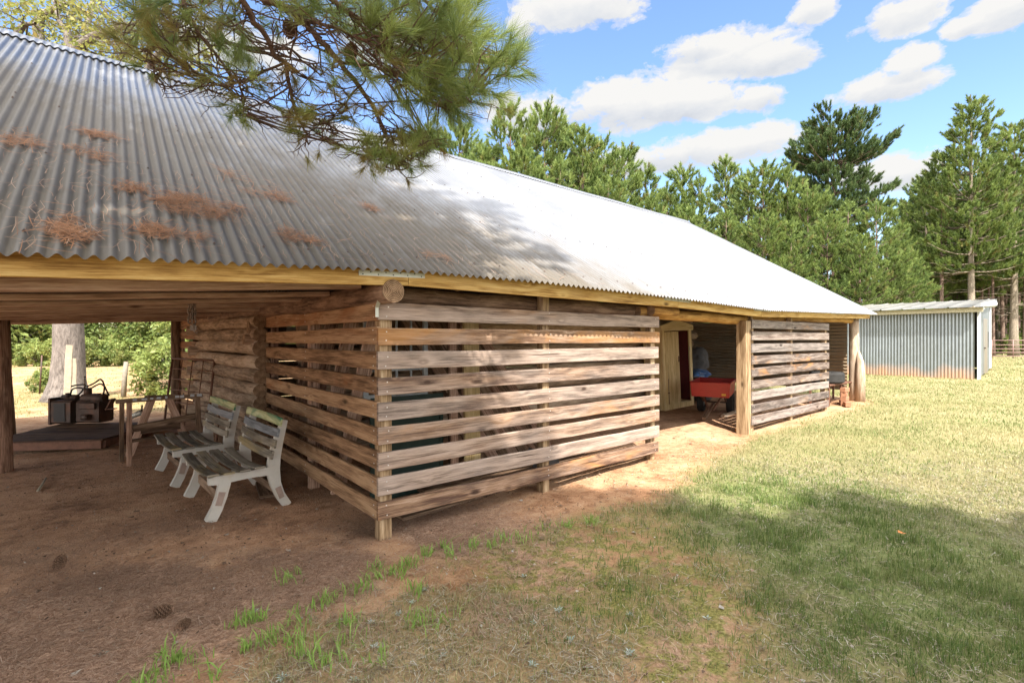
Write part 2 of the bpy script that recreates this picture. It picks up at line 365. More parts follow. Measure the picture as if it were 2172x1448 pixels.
# ------------------------------------------------------------------ mesh building
class MB:
    """collects faces with a grain UV (metres) and a per-piece random tint"""
    def __init__(s):
        s.v = []; s.f = []; s.uv = []; s.t = []; s.m = []; s.mi = 0; s.sm = []
        s.tint = None; s.smooth = False
    def piece(s, tint=None):
        s.tint = tint or (random.random(), random.random(), random.random())
        s.off = (random.uniform(0, 40), random.uniform(0, 40))
    def face(s, idx, uvs):
        s.f.append(idx); s.uv.append(uvs); s.t.append(s.tint); s.m.append(s.mi); s.sm.append(s.smooth)
    def beam(s, p0, p1, wd, ht, up=(0, 0, 1), tint=None, cham=0.0, jit=0.0, taper=1.0, nseg=1, sag=0.0):
        """a board from p0 to p1 (centre line), wd across, ht along up"""
        s.piece(tint)
        p0 = Vector(p0); p1 = Vector(p1); d = (p1 - p0); L = d.length; d.normalize()
        upv = Vector(up); side = d.cross(upv)
        if side.length < 1e-4: side = d.cross(Vector((0, 1, 0)))
        side.normalize(); upv = side.cross(d).normalized()
        b = min(cham, wd * .3, ht * .3) or 0
        hw, hh = wd / 2, ht / 2
        prof = [(-hw + b, -hh), (hw - b, -hh), (hw, -hh + b), (hw, hh - b), (hw - b, hh), (-hw + b, hh), (-hw, hh - b), (-hw, -hh + b)] if b else [(-hw, -hh), (hw, -hh), (hw, hh), (-hw, hh)]
        n = len(prof); base = len(s.v)
        lens = [0]
        for i in range(n):
            a, c = prof[i], prof[(i + 1) % n]; lens.append(lens[-1] + math.hypot(a[0] - c[0], a[1] - c[1]))
        for k in range(nseg + 1):
            q = k / nseg
            c = p0.lerp(p1, q) + Vector((0, 0, -sag * 4 * q * (1 - q)))
            kk = 1 + (taper - 1) * q
            jx = Vector((random.uniform(-jit, jit), random.uniform(-jit, jit), random.uniform(-jit, jit))) if jit and 0 < k < nseg else Vector()
            for (x, y) in prof:
                s.v.append(c + side * (x * kk) + upv * (y * kk) + jx)
        ou, ov = s.off
        for k in range(nseg):
            for i in range(n):
                j = (i + 1) % n
                A = base + k * n
                s.face((A + i, A + j, A + n + j, A + n + i), [(ou + L * k / nseg, ov + lens[i]), (ou + L * k / nseg, ov + lens[i + 1]), (ou + L * (k + 1) / nseg, ov + lens[i + 1]), (ou + L * (k + 1) / nseg, ov + lens[i])])
        s.face(tuple(base + i for i in reversed(range(n))), [(ou + x * .25, ov + y * 3) for (x, y) in reversed(prof)])
        E = base + nseg * n
        s.face(tuple(E + i for i in range(n)), [(ou + x * .25, ov + y * 3) for (x, y) in prof])
    def box(s, c, size, rz=0.0, tint=None, cham=0.0):
        c = Vector(c); h = Vector((math.cos(rz), math.sin(rz), 0)) * size[0] / 2
        s.beam(c - h, c + h, size[1], size[2], tint=tint, cham=cham)
    def tube(s, pts, rad, seg=8, tint=None, cap=True, wob=0.0, flat_uv=False):
        s.piece(tint); pts = [Vector(p) for p in pts]
        if not hasattr(rad, '__len__'): rad = [rad] * len(pts)
        base = len(s.v); n = len(pts); ou, ov = s.off
        d0 = (pts[1] - pts[0]).normalized()
        a = d0.cross(Vector((0, 0, 1)))
        if a.length < .05: a = d0.cross(Vector((0, 1, 0)))
        a.normalize(); acc = 0
        us = []
        for i, p in enumerate(pts):
            d = (pts[min(i + 1, n - 1)] - pts[max(i - 1, 0)]).normalized()
            a = (a - d * a.dot(d)).normalized(); b = d.cross(a)
            if i: acc += (p - pts[i - 1]).length
            us.append(acc)
            for k in range(seg):
                th = 2 * math.pi * k / seg
                r = rad[i] * (1 + (random.uniform(-wob, wob) if wob else 0))
                s.v.append(p + (a * math.cos(th) + b * math.sin(th)) * r)
        sm = s.smooth; s.smooth = True
        for i in range(n - 1):
            for k in range(seg):
                k2 = (k + 1) % seg; A = base + i * seg; B = A + seg
                c = 2 * math.pi * rad[i] / seg
                s.face((A + k, A + k2, B + k2, B + k), [(ou + us[i], ov + k * c), (ou + us[i], ov + (k + 1) * c), (ou + us[i + 1], ov + (k + 1) * c), (ou + us[i + 1], ov + k * c)])
        s.smooth = sm
        if cap:
            for (A, r, rev) in ((base, rad[0], True), (base + (n - 1) * seg, rad[-1], False)):
                idx = list(range(seg)); idx = idx[::-1] if rev else idx
                s.face(tuple(A + k for k in idx), [(r * math.cos(2 * math.pi * k / seg), r * math.sin(2 * math.pi * k / seg)) for k in idx])
    def lathe(s, prof, c=(0, 0, 0), seg=24, axis='Z', tint=None):
        s.piece(tint); base = len(s.v); c = Vector(c); n = len(prof); ou, ov = s.off
        for (r, z) in prof:
            for k in range(seg):
                th = 2 * math.pi * k / seg
                x, y = r * math.cos(th), r * math.sin(th)
                s.v.append(c + (Vector((x, y, z)) if axis == 'Z' else Vector((x, z, y)) if axis == 'Y' else Vector((z, x, y))))
        sm = s.smooth; s.smooth = True
        for i in range(n - 1):
            for k in range(seg):
                k2 = (k + 1) % seg; A = base + i * seg; B = A + seg
                s.face((A + k, A + k2, B + k2, B + k), [(ou + k / seg, ov + i * .1), (ou + (k + 1) / seg, ov + i * .1), (ou + (k + 1) / seg, ov + i * .1 + .1), (ou + k / seg, ov + i * .1 + .1)])
        s.smooth = sm
    def prism(s, outline, fn, depth, tint=None):
        """outline = 2D polygon, fn(x, y, t) -> point; t in (0, depth)"""
        s.piece(tint); base = len(s.v); n = len(outline); ou, ov = s.off
        for t in (0, depth):
            for (x, y) in outline: s.v.append(Vector(fn(x, y, t)))
        s.face(tuple(base + i for i in reversed(range(n))), [(ou + x, ov + y) for (x, y) in reversed(outline)])
        s.face(tuple(base + n + i for i in range(n)), [(ou + x, ov + y) for (x, y) in outline])
        for i in range(n):
            j = (i + 1) % n
            s.face((base + i, base + j, base + n + j, base + n + i), [(ou, ov), (ou + .1, ov), (ou + .1, ov + depth), (ou, ov + depth)])
    def build(s, name, mat, parent=None, local=False):
        off = Vector()
        if parent is not None and not local:
            r = parent
            while r.parent is not None: r = r.parent
            off = r.location
        me = bpy.data.meshes.new(name)
        me.from_pydata([tuple(p - off) for p in s.v], [], s.f)
        uvl = me.uv_layers.new(name='grain')
        flat = np.array([c for f in s.uv for uvp in f for c in uvp], dtype=np.float32)
        uvl.data.foreach_set('uv', flat)
        ca = me.attributes.new('tint', 'FLOAT_COLOR', 'FACE')
        ca.data.foreach_set('color', np.array([(a, b, c, 1) for (a, b, c) in s.t], dtype=np.float32).ravel())
        mats = mat if isinstance(mat, (list, tuple)) else [mat]
        for mm in mats: me.materials.append(MAT[mm] if isinstance(mm, str) else mm)
        me.polygons.foreach_set('material_index', np.array(s.m, dtype=np.int32))
        me.polygons.foreach_set('use_smooth', np.array(s.sm, dtype=bool))
        bm = bmesh.new(); bm.from_mesh(me); bmesh.ops.recalc_face_normals(bm, faces=bm.faces); bm.to_mesh(me); bm.free()
        me.update()
        o = bpy.data.objects.new(name, me); COL.objects.link(o)
        if parent is not None: o.parent = parent
        return o

def raw_mesh(name, V, F, tint, mat, parent=None, point_tint=False, smooth=False):
    """numpy mesh: V (n,3), F (m,k), tint per face (m,3) or per point"""
    me = bpy.data.meshes.new(name)
    V = np.asarray(V, np.float32); F = np.asarray(F, np.int32); m, k = F.shape
    if parent is not None: V = V - np.array(parent.location, np.float32)
    me.vertices.add(len(V)); me.vertices.foreach_set('co', V.ravel())
    me.loops.add(m * k); me.loops.foreach_set('vertex_index', F.ravel())
    me.polygons.add(m); me.polygons.foreach_set('loop_start', np.arange(0, m * k, k, dtype=np.int32))
    try: me.polygons.foreach_set('loop_total', np.full(m, k, np.int32))
    except Exception: pass
    if smooth: me.polygons.foreach_set('use_smooth', np.ones(m, bool))
    me.update(calc_edges=True)
    if tint is not None:
        ca = me.attributes.new('tint', 'FLOAT_COLOR', 'POINT' if point_tint else 'FACE')
        t4 = np.ones((len(tint), 4), np.float32); t4[:, :3] = tint
        ca.data.foreach_set('color', t4.ravel())
    me.materials.append(MAT[mat] if isinstance(mat, str) else mat)
    o = bpy.data.objects.new(name, me); COL.objects.link(o)
    if parent is not None: o.parent = parent
    return o

def thing(name, loc, label, cat, group=None, rz=0.0):
    o = bpy.data.objects.new(name, None); COL.objects.link(o)
    o.location = loc; o.rotation_euler = (0, 0, rz); o.empty_display_size = .2
    o['label'] = label; o['category'] = cat
    if group: o['group'] = group
    return o
def tag(o, label, cat, group=None):
    o['label'] = label; o['category'] = cat
    if group: o['group'] = group
    return o
def dup(root, loc=None, rz=None, label=None, scale=None):
    c = root.copy(); COL.objects.link(c)
    if loc is not None: c.location = loc
    if rz is not None: c.rotation_euler = (0, 0, rz)
    if scale is not None: c.scale = scale
    if label: c['label'] = label
    for ch in root.children:
        k = ch.copy(); COL.objects.link(k); k.parent = c
        for g in ch.children:
            q = g.copy(); COL.objects.link(q); q.parent = k
    return c

# ------------------------------------------------------------------ numpy noise
def _hash(ix, iy, seed):
    h = (ix.astype(np.int64) * 374761393 + iy.astype(np.int64) * 668265263 + seed * 1442695041) & 0x7fffffff
    h = ((h ^ (h >> 13)) * 1274126177) & 0x7fffffff
    return ((h ^ (h >> 16)) & 0xffff) / 65535.0
def vnoise(x, y, seed=0):
    x = np.asarray(x, float); y = np.asarray(y, float)
    ix = np.floor(x); iy = np.floor(y); fx = x - ix; fy = y - iy
    fx = fx * fx * (3 - 2 * fx); fy = fy * fy * (3 - 2 * fy)
    a = _hash(ix, iy, seed); b = _hash(ix + 1, iy, seed); c = _hash(ix, iy + 1, seed); d = _hash(ix + 1, iy + 1, seed)
    return (a * (1 - fx) + b * fx) * (1 - fy) + (c * (1 - fx) + d * fx) * fy
def fbm(x, y, seed=0, oct=4):
    t = 0; a = .5; s = 0
    for i in range(oct):
        t = t + a * vnoise(x * 2 ** i, y * 2 ** i, seed + i * 17); s += a; a *= .5
    return t / s
def sstep(x, a, b):
    t = np.clip((x - a) / (b - a), 0, 1); return t * t * (3 - 2 * t)

# ------------------------------------------------------------------ ground
GX = ([-400, -8, 1.6, 5.2, 7.5, 12.7, 21.5, 30, 60, 400], [0, 0, 0, .075, .14, .21, .26, .33, .45, .6])
def gz(x, y):
    x = np.asarray(x, float); y = np.asarray(y, float)
    h = np.interp(x, GX[0], GX[1])
    return h + (fbm(x * .9, y * .9, 3, 3) - .5) * .05 * sstep(np.hypot(x - 1.6, y - 3.6), .5, 3)
def G(x, y): return float(gz(x, y))
EDGE = ([-30, -1, 0, .5, 1.5, 2.3, 3.2, 4.3, 5.2, 7.4, 11, 13.2, 13.4], [-6, 1.6, 2.45, 2.9, 3.2, 3.25, 2.85, 2.85, 3.15, 3.38, 3.35, 3.35, 60])
def masks(x, y):
    """grass cover, bare-sand, straw litter, inside-barn, moss"""
    e = np.interp(x, EDGE[0], EDGE[1]) + (fbm(x * 2.3, y * 2.3, 9) - .5) * .55
    g = sstep(e - y, -.12, .35)
    back = sstep(y + (fbm(x * .8, y * .8, 21) - .5) * 1.2, 12.6, 13.6)
    side = sstep(x, 13.1, 13.6)
    g = np.maximum(np.maximum(g, back), side)
    inside = sstep(y, 3.5, 4.4) * (1 - sstep(y, 11.6, 12.6)) * (1 - sstep(x, 12.8, 13.2))
    thin = (1 - sstep(x - .25 * y + (fbm(x * 1.1, y * 1.1, 31) - .5) * 1.6, 2.0, 3.3))
    patch = sstep(fbm(x * 1.7 + 5, y * 1.7, 41), .50, .60)
    g = g * (1 - thin * (.50 + .40 * (1 - patch)))
    litter = sstep(fbm(x * .9, y * .9, 51), .30, .55) * (1 - sstep(x, 2.0, 3.2)) * (1 - sstep(y, 4.0, 5.6))
    moss = thin * sstep(fbm(x * 1.3 + 9, y * 1.3, 61), .48, .60) * sstep(x, .5, 1.1) * (1 - sstep(y, 2.7, 3.1))
    return g, inside, litter, moss

def axis(lo, hi, a, b, d):
    fine = np.arange(a, b, d)
    out = [a]; step = d
    left = []
    p = a
    while p > lo: step *= 1.16; p -= step; left.append(p)
    p = b; step = d; right = []
    while p < hi: step *= 1.16; p += step; right.append(p)
    return np.concatenate([np.array(left[::-1]), fine, np.array(right)])
gx_ = axis(-420, 420, -3.0, 9.0, .045); gy_ = axis(-420, 420, -.8, 6.5, .045)
XX, YY = np.meshgrid(gx_, gy_)
ZZ = gz(XX, YY) + (fbm(XX * 6, YY * 6, 5, 3) - .5) * .022 * sstep(8 - np.hypot(XX, YY), 0, 3)
g_, in_, li_, mo_ = masks(XX, YY)
nx, ny = len(gx_), len(gy_)
idx = np.arange(nx * ny).reshape(ny, nx)
F = np.stack([idx[:-1, :-1], idx[:-1, 1:], idx[1:, 1:], idx[1:, :-1]], -1).reshape(-1, 4)
def ground_mat():
    m, t, p = principled('ground')
    at_ = t.add('ShaderNodeAttribute'); at_.attribute_name = 'tint'
    sep = t.add('ShaderNodeSeparateColor'); t.link(at_.outputs['Color'], sep.inputs[0])
    at2 = t.add('ShaderNodeAttribute'); at2.attribute_name = 'moss'
    g = t.add('ShaderNodeTexCoord').outputs['Object']
    n1 = t.noise(g, 1.4, 6, .62); n2 = t.noise(g, 9, 6, .65); n3 = t.noise(g, 70, 4, .65)
    f = t.math('ADD', t.math('MULTIPLY', n1, .45), t.math('ADD', t.math('MULTIPLY', n2, .35), t.math('MULTIPLY', n3, .28)))
    f = t.math('ADD', t.math('MULTIPLY', t.math('SUBTRACT', f, .54), 1.7), .54)
    sand = t.ramp(f, [(.36, (.20, .095, .047)), (.52, (.36, .20, .108)), (.72, (.48, .315, .19))])
    dirt = t.ramp(f, [(.34, (.21, .115, .068)), (.54, (.46, .265, .155)), (.76, (.60, .39, .25))])
    litt = t.ramp(t.noise(g, 46, 5, .7, .8), [(.38, (.19, .105, .066)), (.53, (.42, .27, .185)), (.68, (.60, .43, .31))])
    sod = t.ramp(t.noise(g, 38, 5, .7), [(.3, (.08, .068, .028)), (.52, (.185, .165, .07)), (.75, (.31, .275, .14))])
    sod2 = t.ramp(t.noise(g, .55, 4, .6), [(.36, (.17, .165, .065)), (.64, (.27, .23, .125))])
    sod = t.mix(.5, sod, sod2)
    mossc = t.ramp(t.noise(g, 60, 5, .7), [(.35, (.08, .07, .02)), (.55, (.21, .185, .055)), (.70, (.33, .30, .11))])
    at3 = t.add('ShaderNodeAttribute'); at3.attribute_name = 'lush'
    sod = t.mix(t.math('MULTIPLY', at3.outputs['Fac'], .75), sod, t.ramp(t.noise(g, 30, 5, .7), [(.34, (.05, .07, .02)), (.54, (.125, .165, .05)), (.7, (.22, .25, .09))]))
    c = t.mix(sep.outputs[1], sand, dirt)
    c = t.mix(t.math('MULTIPLY', sep.outputs[2], .85), c, litt)
    c = t.mix(sep.outputs[0], c, sod)
    c = t.mix(t.math('MULTIPLY', at2.outputs['Fac'], t.ramp(n2, [(.42, 0), (.55, 1)])), c, mossc)
    t.link(c, p.inputs['Base Color'])
    p.inputs['Roughness'].default_value = .95
    p.inputs['Specular IOR Level'].default_value = .15
    t.link(t.bump(t.math('ADD', n2, t.math('MULTIPLY', n3, .6)), .7, .025), p.inputs['Normal'])
    return m
ground = raw_mesh('ground', np.stack([XX, YY, ZZ], -1).reshape(-1, 3), F, np.stack([g_, in_, li_], -1).reshape(-1, 3), ground_mat(), point_tint=True, smooth=True)
ma = ground.data.attributes.new('moss', 'FLOAT', 'POINT'); ma.data.foreach_set('value', mo_.ravel().astype(np.float32))
lu = np.maximum(sstep(3.1 - YY, 0, 1.0) * sstep(XX, 1.4, 2.8) * (1 - sstep(XX, 4.8, 6.5)) * .75, sstep(YY, 12.4, 14.5) * (1 - sstep(XX, 8, 14)) * .9)
ml = ground.data.attributes.new('lush', 'FLOAT', 'POINT'); ml.data.foreach_set('value', lu.ravel().astype(np.float32))
ground['kind'] = 'structure'

# ------------------------------------------------------------------ the barn
barn = thing('log_barn', (1.6, 3.55, 0), 'long log barn with corrugated tin roof, golden eave beam and slatted board pens', 'barn')
RIDGE_Y, RIDGE_Z = 7.85, 5.0
EY = 3.27
X0, X1 = -4.2, 12.95
EZX, EZZ = [-4.2, -.4, 1.72, 3.0, 5.35, 7.6, 12.95], [1.79, 1.98, 2.082, 2.097, 2.068, 2.02, 2.137]
def ez(x): return np.interp(x, EZX, EZZ)
PER = .0678
def roof_slope(name, y_e, y_r, lift=0.0, front=True):
    n = int((X1 - X0) / PER * 8); xs = np.linspace(X0, X1, n)
    ts = np.concatenate([np.linspace(-.012, .503, 9), np.linspace(.507, 1, 9)]); m = len(ts)
    Xg, Tg = np.meshgrid(xs, ts)
    sheet = np.floor((Xg - X0) / (PER * 9.5))
    wav = (fbm(Xg * .9, Tg * 3, 71, 3) - .5) * .03 + (_hash(sheet, sheet * 0, 5) - .5) * .008
    Yg = y_e + (y_r - y_e) * Tg + (_hash(sheet, sheet * 0, 8) - .5) * .012 * (1 - Tg)
    Zg = ez(Xg) * (1 - Tg) + RIDGE_Z * Tg + np.where(Tg > .505, .006, 0.0) + .0128 * np.cos(2 * np.pi * Xg / PER) + wav * np.sin(np.pi * np.clip(Tg, 0, 1)) ** .5 + lift
    ii = np.arange(n * m).reshape(m, n)
    Fq = np.stack([ii[:-1, :-1], ii[:-1, 1:], ii[1:, 1:], ii[1:, :-1]], -1).reshape(-1, 4)
    # litter stain: strong low on the left, also deepened as painted pine shade
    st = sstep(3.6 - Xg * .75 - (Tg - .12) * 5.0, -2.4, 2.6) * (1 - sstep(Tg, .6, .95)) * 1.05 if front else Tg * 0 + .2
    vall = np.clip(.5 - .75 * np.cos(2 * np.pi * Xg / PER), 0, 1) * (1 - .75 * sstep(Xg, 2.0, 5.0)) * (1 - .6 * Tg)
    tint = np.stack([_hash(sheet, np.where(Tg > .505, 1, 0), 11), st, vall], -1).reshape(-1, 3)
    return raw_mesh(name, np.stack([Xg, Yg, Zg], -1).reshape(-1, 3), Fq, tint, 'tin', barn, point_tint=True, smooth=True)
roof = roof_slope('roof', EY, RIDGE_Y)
roof2 = roof_slope('roof', 12.45, RIDGE_Y, front=False)
# ridge cap with scalloped edges
def cap():
    n = int((X1 - X0) / PER * 8); xs = np.linspace(X0 - .01, X1 + .02, n)
    prof = [(-.19, -.115, 1.0), (-.10, -.052, 1.0), (-.035, -.004, .3), (0, .012, 0), (.035, -.004, .3), (.10, -.052, 1.0), (.19, -.115, 1.0)]
    V = []; 
    for (dy, dz, k) in prof:
        V.append(np.stack([xs, np.full(n, RIDGE_Y + dy), RIDGE_Z + .018 + dz + .009 * k * np.cos(2 * np.pi * xs / PER) + .004 * np.sin(xs * 2.1)], -1))
    V = np.concatenate(V); m = len(prof); ii = np.arange(n * m).reshape(m, n)
    Fq = np.stack([ii[:-1, :-1], ii[:-1, 1:], ii[1:, 1:], ii[1:, :-1]], -1).reshape(-1, 4)
    return raw_mesh('ridge_cap', V, Fq, np.tile([[.6, 0, 0]], (len(V), 1)), 'tin', barn, point_tint=True, smooth=True)
cap()
b = MB()
for t0 in (.03, .26, .49, .52, .75, .95):
    k = 0
    x = X0 + .1
    while x < X1 - .1:
        xc = round((x - X0) / PER) * PER + X0
        y = EY + (RIDGE_Y - EY) * t0; z = float(ez(xc)) * (1 - t0) + RIDGE_Z * t0 + .0135
        b.piece(); q = len(b.v)
        for v in ((-.008, -.008, -.002), (.008, -.008, -.002), (.008, .008, .008), (-.008, .008, .008), (0, -.002, .012)): b.v.append(Vector((xc + v[0], y + v[1], z + v[2])))
        for f in ((0, 1, 4), (1, 2, 4), (2, 3, 4), (3, 0, 4)): b.face(tuple(q + i for i in f), [(0, 0)] * 3)
        x += PER * 4
o = b.build('nail_heads', 'iron', barn); o['kind'] = 'stuff'
# sheathing boards under the tin
b = MB()
for k in range(20):
    t0 = (k + .5) / 20
    for (ye,) in ((EY + .12,), (12.33,)):
        y = ye + (RIDGE_Y - ye) * t0
        for (xa, xb) in ((X0 + .05, 1.7), (1.71, 7.6), (7.61, X1 - .05)):
            za = float(ez(xa)) * (1 - t0) + RIDGE_Z * t0 - .06; zb = float(ez(xb)) * (1 - t0) + RIDGE_Z * t0 - .06
            b.beam((xa, y, za), (xb, y, zb), .2, .02, up=(0, -.54 if ye < 7 else .54, .84))
b.build('roof_deck', 'shade_board', barn)
for i in range(12):
    x = X0 + .6 + i * 1.45
    r = MB()
    r.tube([(x, EY + .1, float(ez(x)) - .10), (x, RIDGE_Y, RIDGE_Z - .16)], .05, 8)
    r.build('rafter', 'log_dark', barn)
# eave beam: four lengths of treated pine, and the straps that join them
for (xa, xb) in ((X0 + .02, 1.722), (1.728, 5.347), (5.353, 7.597), (7.603, 12.86)):
    f = MB(); f.beam((xa, EY + .085, float(ez(xa)) - .055), (xb, EY + .085, float(ez(xb)) - .055), .042, .145, cham=.004, tint=(random.uniform(.45, .75), random.random(), .5))
    f.build('eave_beam', 'gold', barn)
def strap(xa, xb, dz):
    s_ = MB(); y = EY + .085 - .0245
    s_.beam((xa, y, float(ez(xa)) + dz), (xb, y, float(ez(xb)) + dz), .003, .038)
    s_.mi = 1; L = xb - xa
    for k in range(9):
        x = xa + L * (k + .5) / 9
        s_.beam((x - .004, y - .0025, float(ez(x)) + dz + (.008 if k % 2 else -.008)), (x + .004, y - .0025, float(ez(x)) + dz + (.008 if k % 2 else -.008)), .002, .008)
    s_.build('metal_strap', ['galv', 'hole'], barn)
strap(1.34, 1.86, -.045); strap(5.05, 5.62, -.035); strap(7.35, 7.9, -.03); strap(10.5, 11.2, -.03)
s_ = MB(); s_.beam((1.555, 3.515, 1.79), (1.565, 3.35, 2.03), .03, .003, up=(0, 1, .5)); s_.beam((1.555, 3.513, 1.72), (1.555, 3.513, 1.80), .025, .003, up=(0, 1, 0))
s_.build('metal_strap', 'galv', barn)

# slatted pens: nine boards, posts behind
def slat_panel(p0, p1, z0, pitch, mat, rows=9, h=.136, out=(0, -1), jz=.006, posts=(), zs=None, end_jit=.02, drop0=0):
    b = MB(); p0 = Vector((p0[0], p0[1], 0)); p1 = Vector((p1[0], p1[1], 0)); o = Vector((out[0], out[1], 0))
    d = (p1 - p0).normalized()
    for i in range(rows):
        zt = z0 - pitch * i; zc = zt - h / 2
        a = p0 - d * random.uniform(0, .004) + Vector((0, 0, zc + random.uniform(-jz, jz)))
        c = p1 + d * random.uniform(-end_jit, end_jit * .3) + Vector((0, 0, zc + random.uniform(-jz, jz)))
        b.mi = 0
        L = (c - a).length; b.beam(a, c, .03, h * random.uniform(.955, 1.035), cham=.004, nseg=max(1, int(L / .35)), jit=.0028, sag=random.uniform(-.007, .007))
        b.mi = 1
        for q in posts:
            for dz in (-.035, .035):
                P = a.lerp(c, q) + o * .0165 + Vector((0, 0, dz + random.uniform(-.008, .008))) + d * random.uniform(-.012, .012)
                b.beam(P - d * .004, P + d * .004, .004, .008)
    return b.build('slat_wall', [mat, 'nail'], barn)
slat_panel((1.57, 3.535), (5.23, 3.535), 1.838, .192, 'slat_grey', posts=(.02, .49, .978))
slat_panel((1.585, 3.556), (1.535, 6.95), 1.838, .192, 'slat_brown', out=(-1, 0), posts=(.015, .5, .97))
slat_panel((7.56, 3.47), (10.8, 3.47), 1.858, .186, 'slat_dark', posts=(.02, .48, .97), h=.132)
def post(x, y, z0, z1, wd=.09, mat='post', rz=0.0):
    b = MB(); b.beam((x, y, z0), (x, y, z1), wd, wd, up=(math.sin(rz), math.cos(rz), 0), cham=.005, nseg=3, jit=.002)
    return b.build('post', mat, barn)
post(1.648, 3.604, -.05, 1.82, .1)
post(3.35, 3.60, -.05, 1.99, .09)
post(5.15, 3.60, -.02, 1.85, .085)
post(1.64, 5.28, -.05, 1.97, .1, 'plank')
post(1.63, 6.85, -.05, 1.80, .09, 'plank')
post(4.05, 4.4, 0, 1.95, .06, 'old_wood')
post(7.42, 3.52, -.02, 1.83, .155)
post(7.66, 3.53, .05, 2.0, .07)
post(9.12, 3.53, .1, 1.99, .075)
post(10.72, 3.53, .1, 1.84, .09)

def rough_log(pts, rad, mat='log', name='wall_log', seg=10, ends=False, wob=.07, bend=.015):
    """a log with slight bends and swellings"""
    b = MB(); P = []; Rr = []
    pts = [Vector(p) for p in pts]
    for a, c in zip(pts[:-1], pts[1:]):
        n = max(2, int((c - a).length / .4))
        for k in range(n):
            P.append(a.lerp(c, k / n) + Vector((random.uniform(-bend, bend) * .6, random.uniform(-bend, bend) * .6, random.uniform(-bend, bend))))
            Rr.append(rad * random.uniform(1 - wob, 1 + wob))
    P[0] = pts[0]; P.append(pts[-1]); Rr.append(rad * .97)
    b.tube(P, Rr, seg, wob=.03)
    if ends: b.m[-2] = 1; b.m[-1] = 1
    return b.build(name, [mat, 'endgrain'], barn)
rough_log([(1.60, 3.325, 1.905), (1.52, 6.95, 1.92), (1.27, 10.6, 1.905)], .09, 'log_dark', 'side_beam', 16, True, .04)
rough_log([(1.72, 3.74, 1.915), (5.3, 3.70, 1.90)], .075, 'log_dark', 'plate_log')
rough_log([(5.02, 3.50, 1.90), (5.55, 3.50, 1.905)], .062, 'log_gold', 'plate_log', ends=True)
rough_log([(4.9, 3.62, 1.885), (7.6, 3.60, 1.86)], .073, 'log_gold', 'plate_log', ends=True)
rough_log([(7.62, 3.66, 1.90), (12.85, 3.60, 1.99)], .068, 'log_gold', 'plate_log', ends=True)
# left log crib seen under the open bay
A, B_ = Vector((1.47, 6.9, 0)), Vector((1.26, 10.45, 0))
zs = .10
for i in range(10):
    r = random.uniform(.083, .1)
    sagv = random.uniform(-.02, .03)
    rough_log([A + Vector((random.uniform(-.02, .02), -.1, zs + r)), A.lerp(B_, .5) + Vector((0, 0, zs + r - sagv)), B_ + Vector((random.uniform(-.03, .03), .12, zs + r + random.uniform(-.01, .01)))], r, 'log', bend=.012, ends=True)
    if i % 2 == 0:
        rough_log([(1.10 + random.uniform(-.08, .06), 10.5, zs + r + .09), (4.2, 10.5, zs + r + .09)], .085, 'log', ends=True)
    zs += 1.83 * r + .004
rough_log([(1.36, 7.02, 1.70), (1.8, 7.02, 1.70)], .085, 'log_dark', ends=True)
rough_log([(1.30, 6.98, 1.55), (1.8, 7.0, 1.56)], .07, 'log_dark', ends=True)
# inner log wall behind the pens
zs = .10
for i in range(10):
    r = random.uniform(.085, .1)
    rough_log([(1.75, 6.25, zs + r), (10.55 + random.uniform(-.15, .1), 6.2, zs + r + .1)], r, 'log', ends=True)
    zs += 1.95 * r + .01
# far bay behind: dark rails and studs
for (z, h) in ((.35, .25), (.70, .2), (1.05, .16), (1.42, .14), (1.80, .2)):
    b = MB(); b.beam((9.5, 8.2, z), (12.9, 8.2, z + .03), .04, h, cham=.004); b.build('wall_board', 'old_wood', barn)
post(11.9, 8.12, .1, 2.1, .1, 'old_wood')
post(10.95, 8.1, .1, 2.4, .07, 'plank')
# ceiling joists of the open bay
for (y, zb0, sl, h) in ((3.74, 1.807, .072, .125), (4.44, 1.802, .07, .042), (5.2, 1.80, .066, .042), (5.95, 1.802, .06, .045), (6.8, 1.80, .055, .05), (8.0, 1.80, .05, .05), (9.3, 1.81, .05, .06), (10.4, 1.81, .05, .06)):
    b = MB(); xa, xb = -4.1, 1.50 if y < 7 else 1.2
    za = zb0 + sl * (xa + .45) + h / 2; zb = zb0 + sl * (xb + .45) + h / 2
    b.beam((xa, y, za), (xb, y, zb), .11, h, cham=.008, nseg=10, jit=.006); b.build('ceiling_joist', 'joist', barn)
b = MB(); b.beam((-4.1, 11.45, 1.67 + .09), (1.15, 11.45, 1.93 + .09), .14, .17, cham=.01, nseg=8, jit=.008); b.build('ceiling_joist', 'plank', barn)
b = MB()
y = 3.66
while y < 11.4:
    wdt = random.uniform(.16, .2)
    for xa, xb in ((-4.1, 1.48 if y < 7 else 1.15),):
        b.beam((xa, y + wdt / 2, 1.80 + .065 * (xa + .45) + .24), (xb, y + wdt / 2, 1.80 + .065 * (xb + .45) + .24), wdt, .022)
    y += wdt + .012
b.build('loft_floor', 'shade_board', barn)
